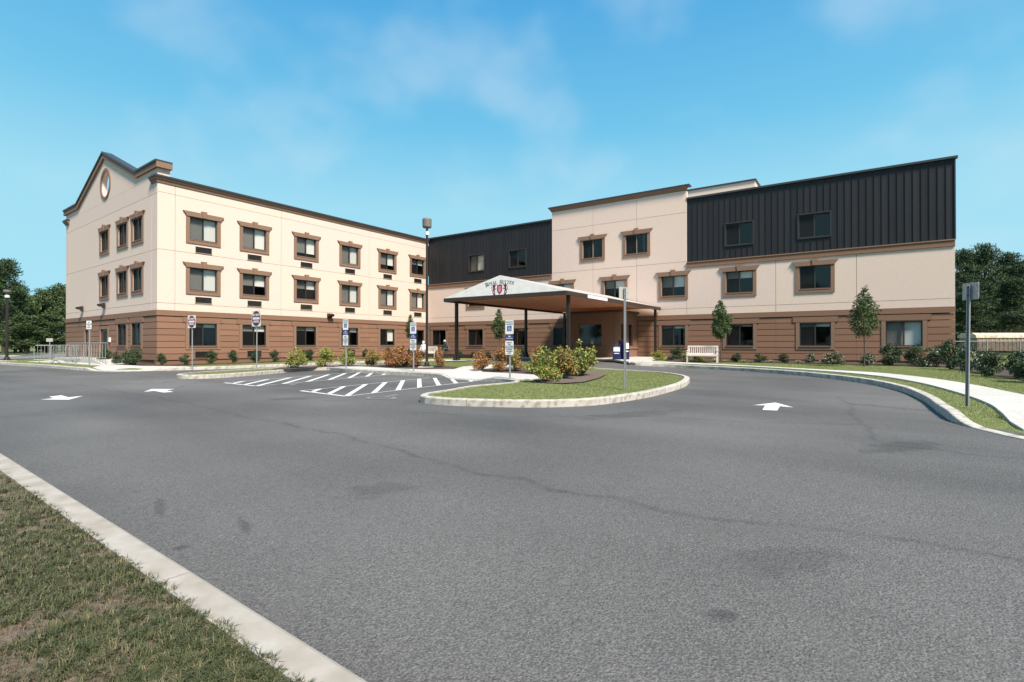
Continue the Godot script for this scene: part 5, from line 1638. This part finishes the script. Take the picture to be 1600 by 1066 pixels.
func seated(parent: Node3D, seat: float, lean: float) -> void:      # local +z is forward
	var hip := Vector3(0, seat + 0.1, -0.02)
	var chest := hip + Vector3(0, 0.36, -0.06 + lean)
	var neck := chest + Vector3(0, 0.17, 0.0 + lean * 0.4)
	var head := neck + Vector3(0, 0.15, 0.03 + lean * 0.3)
	var bones := [[hip, chest, 0.15, 0.15], [chest + Vector3(-0.13, 0.08, 0), chest + Vector3(0.13, 0.08, 0), 0.085, 0.085], [chest + Vector3(0, 0.1, 0), head - Vector3(0, 0.06, 0), 0.06, 0.055],
		[head - Vector3(0, 0.03, -0.015), head + Vector3(0, 0.05, 0), 0.072, 0.082], [head + Vector3(0, -0.01, 0.08), head + Vector3(0, -0.025, 0.1), 0.014, 0.012], [head + Vector3(0, -0.07, 0.05), head + Vector3(0, -0.08, 0.06), 0.03, 0.03]]
	for s in [-1.0, 1.0]:
		var sh: Vector3 = chest + Vector3(s * 0.18, 0.07, 0)
		var el: Vector3 = sh + Vector3(s * 0.06, -0.27, 0.04)
		var wr: Vector3 = el + Vector3(-s * 0.08, -0.02, 0.22)
		bones += [[sh, el, 0.052, 0.04], [el, wr, 0.04, 0.028], [head + Vector3(s * 0.078, -0.01, 0), head + Vector3(s * 0.085, 0.01, -0.01), 0.018, 0.014]]
		bones += hand(s, wr)
		var kn: Vector3 = Vector3(s * 0.1, seat + 0.07, 0.42)
		bones += [[hip + Vector3(s * 0.09, -0.02, 0), kn, 0.085, 0.058], [kn, Vector3(s * 0.1, 0.08, 0.42), 0.055, 0.038], [Vector3(s * 0.1, 0.05, 0.39), Vector3(s * 0.11, 0.035, 0.58), 0.045, 0.035]]
	part(parent, "body", body_mesh(bones, 0.02), parent.get_meta("cloth"))
	parent.remove_meta("cloth")
	var st := tool()
	lathe(st, [Vector2(0.088, -0.03), Vector2(0.1, 0.02), Vector2(0.092, 0.075), Vector2(0.06, 0.11), Vector2(0, 0.122)], 14, head + Vector3(0, 0.015, -0.018))
	part(parent, "hair", st.commit(), M.hair)
	st = tool()
	prism(st, rounded(0.12, 0.15, 0.05), -0.01, 0.0)
	part(parent, "face", st.commit(), M.skin, Transform3D(Basis(), head + Vector3(0, -0.015, 0.094)))

func make_people() -> void:
	var xf := facing(-6.75, -41.2, -0.35, 0.94)
	var o := thing("person", "white-haired person in white clothes sitting on the far garden bench", "person", xf * Transform3D(Basis(), Vector3(-0.42, 0.0, 0.0)))
	o.set_meta("cloth", M.cloth_white)
	seated(o, 0.435, 0.0)
	var wx := facing(-5.3, -40.3, -0.75, 0.66)
	var c := thing("wheelchair", "wheelchair with large spoked wheels standing beside the far bench", "wheelchair", wx)
	for s in [-1.0, 1.0]:
		var st := tool()
		var ring := []
		for k in 25: ring.append(Vector3(s * 0.3, 0.3 + 0.29 * sin(TAU * k / 24), -0.12 + 0.29 * cos(TAU * k / 24)))
		tube(st, ring, 0.018, 6)
		for k in 6: tube(st, [Vector3(s * 0.3, 0.3, -0.12), ring[k * 4]], 0.005, 4)
		part(c, "wheel", st.commit(), M.rubber)
		st = tool()
		ring = []
		for k in 13: ring.append(Vector3(s * 0.24, 0.09 + 0.075 * sin(TAU * k / 12), 0.36 + 0.075 * cos(TAU * k / 12)))
		tube(st, ring, 0.014, 5)
		part(c, "caster", st.commit(), M.rubber)
		st = tool()
		tube(st, [Vector3(s * 0.26, 0.95, -0.32), Vector3(s * 0.26, 0.9, -0.22), Vector3(s * 0.26, 0.5, -0.2), Vector3(s * 0.26, 0.48, 0.3), Vector3(s * 0.24, 0.1, 0.36)], 0.014, 5)
		tube(st, [Vector3(s * 0.27, 0.72, -0.2), Vector3(s * 0.27, 0.72, 0.2), Vector3(s * 0.27, 0.5, 0.22)], 0.016, 5)
		part(c, "frame", st.commit(), M.steel)
	part(c, "seat", box_mesh(Vector3(-0.25, 0.46, -0.2), Vector3(0.25, 0.5, 0.26)), M.cloth_dark)
	part(c, "backrest", box_mesh(Vector3(-0.25, 0.5, -0.24), Vector3(0.25, 0.9, -0.21)), M.cloth_dark)
	o = thing("person", "white-haired person in dark clothes sitting in the wheelchair", "person", wx)
	o.set_meta("cloth", M.cloth_dark)
	seated(o, 0.5, 0.02)

# ---------------------------------------------------------------- woods
func wood_meshes(kind: String, variant: int) -> Array:          # a tree ten metres tall
	var key := "wood_%s_%d" % [kind, variant]
	if cache.has(key): return cache[key]
	var r := RandomNumberGenerator.new()
	r.seed = hash(key) % 100000
	var st := tool()
	var lean := Vector3(r.randf_range(-0.3, 0.3), 0, r.randf_range(-0.3, 0.3))
	tube(st, [Vector3.ZERO, Vector3(0, 3, 0) + lean * 0.3, Vector3(0, 6, 0) + lean * 0.7, Vector3(0, 9.6, 0) + lean], 0.2, 8, 0.03)
	var lobes := []
	var cols: Array
	if kind == "pine":
		for k in 46:
			var t := (k + r.randf()) / 46.0
			var y := lerpf(2.2, 9.8, t)
			var wide := 2.5 * pow(1.0 - t, 0.6) * (0.75 + 0.35 * sin(t * 21.0)) + 0.25
			var a := k * 2.4 + r.randf() * 0.8
			var rad := wide * r.randf_range(0.35, 1.0)
			var c := Vector3(cos(a) * rad, y + r.randf_range(-0.2, 0.2), sin(a) * rad) + lean * t
			lobes.append([c, Vector3(0.72, 0.26, 0.72) * r.randf_range(0.75, 1.35)])
			tube(st, [Vector3(0, y - 0.3, 0) + lean * t, c], 0.035, 4, 0.012)
		cols = [Color(0.026, 0.052, 0.016), Color(0.036, 0.07, 0.02), Color(0.018, 0.036, 0.012), Color(0.06, 0.1, 0.028)]
		cache[key] = [leaf_mesh(9000, lobes, 0.3, 0.12, cols, r.seed, 0.0, 0.6), st.commit()]
	else:
		for k in 40:
			var t := (k + r.randf()) / 40.0
			var y := lerpf(1.4, 9.4, t)
			var wide := 3.0 * pow(maxf(0.0, sin(PI * lerpf(0.18, 0.97, t))), 0.7)
			var a := k * 2.4 + r.randf()
			var rad := wide * sqrt(r.randf())
			var c := Vector3(cos(a) * rad, y, sin(a) * rad) + lean * t
			lobes.append([c, Vector3(0.85, 0.62, 0.85) * r.randf_range(0.65, 1.25)])
			if k % 2 == 0: tube(st, [Vector3(0, y * 0.7, 0) + lean * t, c], 0.06, 5, 0.015)
		cols = [Color(0.045, 0.075, 0.02), Color(0.06, 0.1, 0.028), Color(0.03, 0.05, 0.016), Color(0.085, 0.125, 0.035)]
		cache[key] = [leaf_mesh(9500, lobes, 0.27, 0.3, cols, r.seed, 0.2, 0.5), st.commit()]
	return cache[key]

var wood_count := 0
func wood(kind: String, x: float, z: float, h: float, w: float, label: String, group: String) -> void:
	wood_count += 1
	var o := thing("pine_tree" if kind == "pine" else "broadleaf_tree", label, "tree", Transform3D(Basis(Vector3.UP, wood_count * 1.9), Vector3(x, 0.1, z)), group)
	var m := wood_meshes(kind, wood_count % 3)
	var s := Transform3D(Basis.from_scale(Vector3(w, h / 10.0, w)), Vector3.ZERO)
	part(o, "crown", m[0], M.needle if kind == "pine" else M.leaf, s)
	part(o, "trunk", m[1], M.bark, s)

const NTH := ["first", "second", "third", "fourth", "fifth", "sixth", "seventh", "eighth", "ninth", "tenth", "eleventh", "twelfth"]

func make_woods() -> void:
	# each: kind, picture column, distance, height, width
	var left := [["leaf", 98, 78, 10.4, 1.1], ["leaf", 84, 72, 9.2, 0.95], ["pine", 68, 84, 10.0, 1.0], ["leaf", 58, 70, 7.8, 0.9], ["leaf", 44, 76, 8.4, 0.95], ["pine", 33, 70, 9.2, 1.0], ["leaf", 24, 66, 8.6, 0.9], ["pine", 6, 62, 11.6, 1.15], ["leaf", -14, 64, 10.0, 1.1], ["pine", -40, 66, 12.0, 1.1], ["leaf", 74, 60, 5.0, 0.9], ["leaf", 40, 58, 4.6, 0.9]]
	for i in left.size():
		var e: Array = left[i]
		var where: String = ["%s tree leftward from the gable end in the distant wood" % NTH[i], "low tree at the wood's edge behind the distant lamp post", "low tree at the wood's edge between the two lamp posts"][0 if i < 10 else i - 9]
		wood(e[0], (e[1] - 800.0) / 805.0 * e[2], -e[2], e[3], e[4], ("dark pine, " if e[0] == "pine" else "green leafy one, ") + where, "trees of the wood on the left")
	var right := [["pine", 1500, 62, 12.6, 1.0], ["pine", 1522, 70, 13.8, 1.1], ["pine", 1545, 66, 13.9, 1.3], ["pine", 1570, 70, 13.6, 1.2], ["pine", 1592, 66, 11.9, 1.2], ["pine", 1615, 70, 12.6, 1.2], ["pine", 1508, 76, 12.0, 1.2], ["pine", 1558, 80, 13.0, 1.3], ["pine", 1535, 60, 8.6, 1.2], ["pine", 1585, 60, 9.0, 1.3], ["pine", 1512, 58, 7.4, 1.1], ["pine", 1640, 66, 12.0, 1.3]]
	for i in right.size():
		var e: Array = right[i]
		var row: String = "tall" if e[3] > 11.0 else "shorter"
		wood("pine", (e[1] - 800.0) / 805.0 * e[2], -e[2], e[3], e[4], "%s dark pine behind the storage trailer, %s counted from the building" % [row, NTH[i]], "pines behind the fence")

	for i in 6:
		var col: float = [1493, 1518, 1540, 1566, 1590, 1618][i]
		var d := 74.0 + 4.0 * (i % 2)
		wood("leaf", (col - 800.0) / 805.0 * d, -d, 5.6, 1.25, "low leafy growth under the pines, %s counted from the building" % NTH[i], "low trees under the pines")
	for i in 8:
		var d := 66.0 + 6.0 * sin(i * 1.9)
		wood("leaf" if i % 3 else "pine", (-75.0 - 62.0 * i - 800.0) / 805.0 * d, -d, 9.5 + 1.8 * sin(i * 2.7), 1.15, "%s tree of the wood that runs on past the lamp post" % NTH[i], "trees of the wood on the left")
	# the wood behind the viewer, which the ground-floor windows mirror
	for i in 14:
		var a := lerpf(-1.5, 1.5, i / 13.0)
		var d := 34.0 + 7.0 * sin(i * 2.3)
		wood("leaf" if i % 3 else "pine", sin(a) * d * 1.5, cos(a) * d, 11.5 + 2.0 * sin(i * 1.7), 1.35, "%s tree of the wood behind the viewer, mirrored in the windows" % ["1st", "2nd", "3rd", "4th", "5th", "6th", "7th", "8th", "9th", "10th", "11th", "12th", "13th", "14th"][i], "trees behind the viewer")

# ---------------------------------------------------------------- grass
func blade_mesh(blades: int, h: float, spread: float, sd: int) -> ArrayMesh:
	var r := RandomNumberGenerator.new()
	r.seed = sd
	var verts := PackedVector3Array(); var idx := PackedInt32Array(); var cols := PackedColorArray()
	for k in blades:
		var a := r.randf() * TAU
		var o := Vector3(r.randf_range(-spread, spread), 0, r.randf_range(-spread, spread))
		var d := Vector3(cos(a), 0, sin(a)); var n := Vector3(-d.z, 0, d.x)
		var l := h * r.randf_range(0.55, 1.25); var bend := r.randf_range(0.2, 0.95)
		var w := r.randf_range(0.0016, 0.003) * (h / 0.06)
		var b := verts.size()
		var tip := o + d * l * bend + Vector3.UP * l * (1.05 - 0.55 * bend)
		var mid := o + d * l * bend * 0.35 + Vector3.UP * l * 0.55
		for p in [o - n * w, o + n * w, mid - n * w * 0.8, mid + n * w * 0.8, tip]: verts.append(p)
		var v := r.randf_range(0.75, 1.25)
		for e in 5: cols.append(Color(v, v, v))
		for e in [0, 1, 3, 0, 3, 2, 2, 3, 4]: idx.append(b + e)
	var arr := []
	arr.resize(Mesh.ARRAY_MAX)
	arr[Mesh.ARRAY_VERTEX] = verts; arr[Mesh.ARRAY_COLOR] = cols; arr[Mesh.ARRAY_INDEX] = idx
	var m := ArrayMesh.new()
	m.add_surface_from_arrays(Mesh.PRIMITIVE_TRIANGLES, arr)
	return m

func scatter(called: String, label: String, mesh: Mesh, spots: Array, cols: Array) -> void:
	var mm := MultiMesh.new()
	mm.transform_format = MultiMesh.TRANSFORM_3D
	mm.use_colors = true
	mm.mesh = mesh
	mm.instance_count = spots.size()
	for i in spots.size():
		mm.set_instance_transform(i, spots[i])
		mm.set_instance_color(i, cols[i])
	var o := MultiMeshInstance3D.new()
	o.name = called
	o.multimesh = mm
	o.material_override = M.blade
	add_child(o)
	meta(o, label, "grass", "", "stuff")

func in_bare(p: Vector2) -> bool:
	for b in bare:
		if Geometry2D.is_point_in_polygon(p, b): return true
	return false

func make_grass() -> void:
	var r := RandomNumberGenerator.new()
	r.seed = 91
	var patch := FastNoiseLite.new(); patch.seed = 6; patch.frequency = 0.55; patch.fractal_octaves = 4
	var fine := FastNoiseLite.new(); fine.seed = 8; fine.frequency = 2.2; fine.fractal_octaves = 3
	var spots := []; var cols := []
	# near verge: thin, patchy, half dry
	for i in 150000:
		var d := 1.2 + 9.0 * pow(r.randf(), 1.5)
		var ang := r.randf_range(-1.75, 0.55)
		var p := Vector2(sin(ang) * d, -cos(ang) * d)
		if not Geometry2D.is_point_in_polygon(p, near_poly): continue
		var k := patch.get_noise_2d(p.x, p.y) + 0.5 * fine.get_noise_2d(p.x, p.y)
		var from_kerb := absf(p.dot(Vector2(-0.6, 0.8)) + 1.126) - 0.165
		var worn := ss(0.2, 0.8, from_kerb) * (1.0 - ss(2.5, 4.2, d))          # trodden, sandy ground away from the kerb
		var cover := ss(-0.3, 0.3, k + 0.16 - 0.62 * worn)
		var dry := r.randf() > cover + 0.14
		if dry and r.randf() > 0.5: continue
		var s := r.randf_range(0.55, 1.15) * (0.6 if dry else 1.0)
		spots.append(Transform3D(Basis(Vector3.UP, r.randf() * TAU).scaled(Vector3(s, s * r.randf_range(0.6, 1.05), s)), Vector3(p.x, 0.133, p.y)))
		var c := Color(0.036, 0.05, 0.014).lerp(Color(0.085, 0.09, 0.028), r.randf())
		if dry: c = Color(0.19, 0.145, 0.085).lerp(Color(0.11, 0.085, 0.05), r.randf())
		elif r.randf() < 0.2: c = Color(0.15, 0.13, 0.065)
		cols.append(c)
	scatter("verge_grass", "patchy half-dry grass of the near verge", blade_mesh(9, 0.05, 0.022, 1), spots, cols)
	# mown lawns of the island and in front of the building
	spots = []; cols = []
	var tries := 0
	while spots.size() < 60000 and tries < 160000:
		tries += 1
		var p := Vector2(r.randf_range(-13, 6.2), r.randf_range(-29, -10.4))
		if p.x < -2.3 and p.y > -18.0: continue
		if not Geometry2D.is_point_in_polygon(p, island_poly) or in_bare(p): continue
		lawn_blade(p, r, patch, spots, cols)
	scatter("island_grass", "short mown grass covering the island", blade_mesh(12, 0.034, 0.06, 2), spots, cols)
	spots = []; cols = []
	tries = 0
	while spots.size() < 70000 and tries < 260000:
		tries += 1
		var p := Vector2(r.randf_range(6, 22), r.randf_range(-32, -5)) if tries % 3 else Vector2(r.randf_range(-34, 4), r.randf_range(-45, -24))
		if not Geometry2D.is_point_in_polygon(p, lawn_poly) or in_bare(p): continue
		var a := WA.affine_inverse() * Vector3(p.x, 0, p.y)
		var b := WB.affine_inverse() * Vector3(p.x, 0, p.y)
		if b.z < 0.1 or (a.x > 0.0 and a.x < 21.0 and a.z < 0.1): continue
		lawn_blade(p, r, patch, spots, cols)
	scatter("lawn_grass", "short mown grass in front of the building", blade_mesh(12, 0.038, 0.07, 3), spots, cols)

func lawn_blade(p: Vector2, r: RandomNumberGenerator, patch: FastNoiseLite, spots: Array, cols: Array) -> void:
	var s := r.randf_range(0.6, 1.1)
	spots.append(Transform3D(Basis(Vector3.UP, r.randf() * TAU).scaled(Vector3(s * 1.4, s, s * 1.4)), Vector3(p.x, lawn_y(p.x, p.y) - 0.036, p.y)))
	var k := patch.get_noise_2d(p.x * 0.8, p.y * 0.8) * 0.5 + 0.5
	cols.append(Color(0.18, 0.225, 0.07).lerp(Color(0.27, 0.285, 0.11), clampf(k + r.randf_range(-0.25, 0.25), 0, 1)))
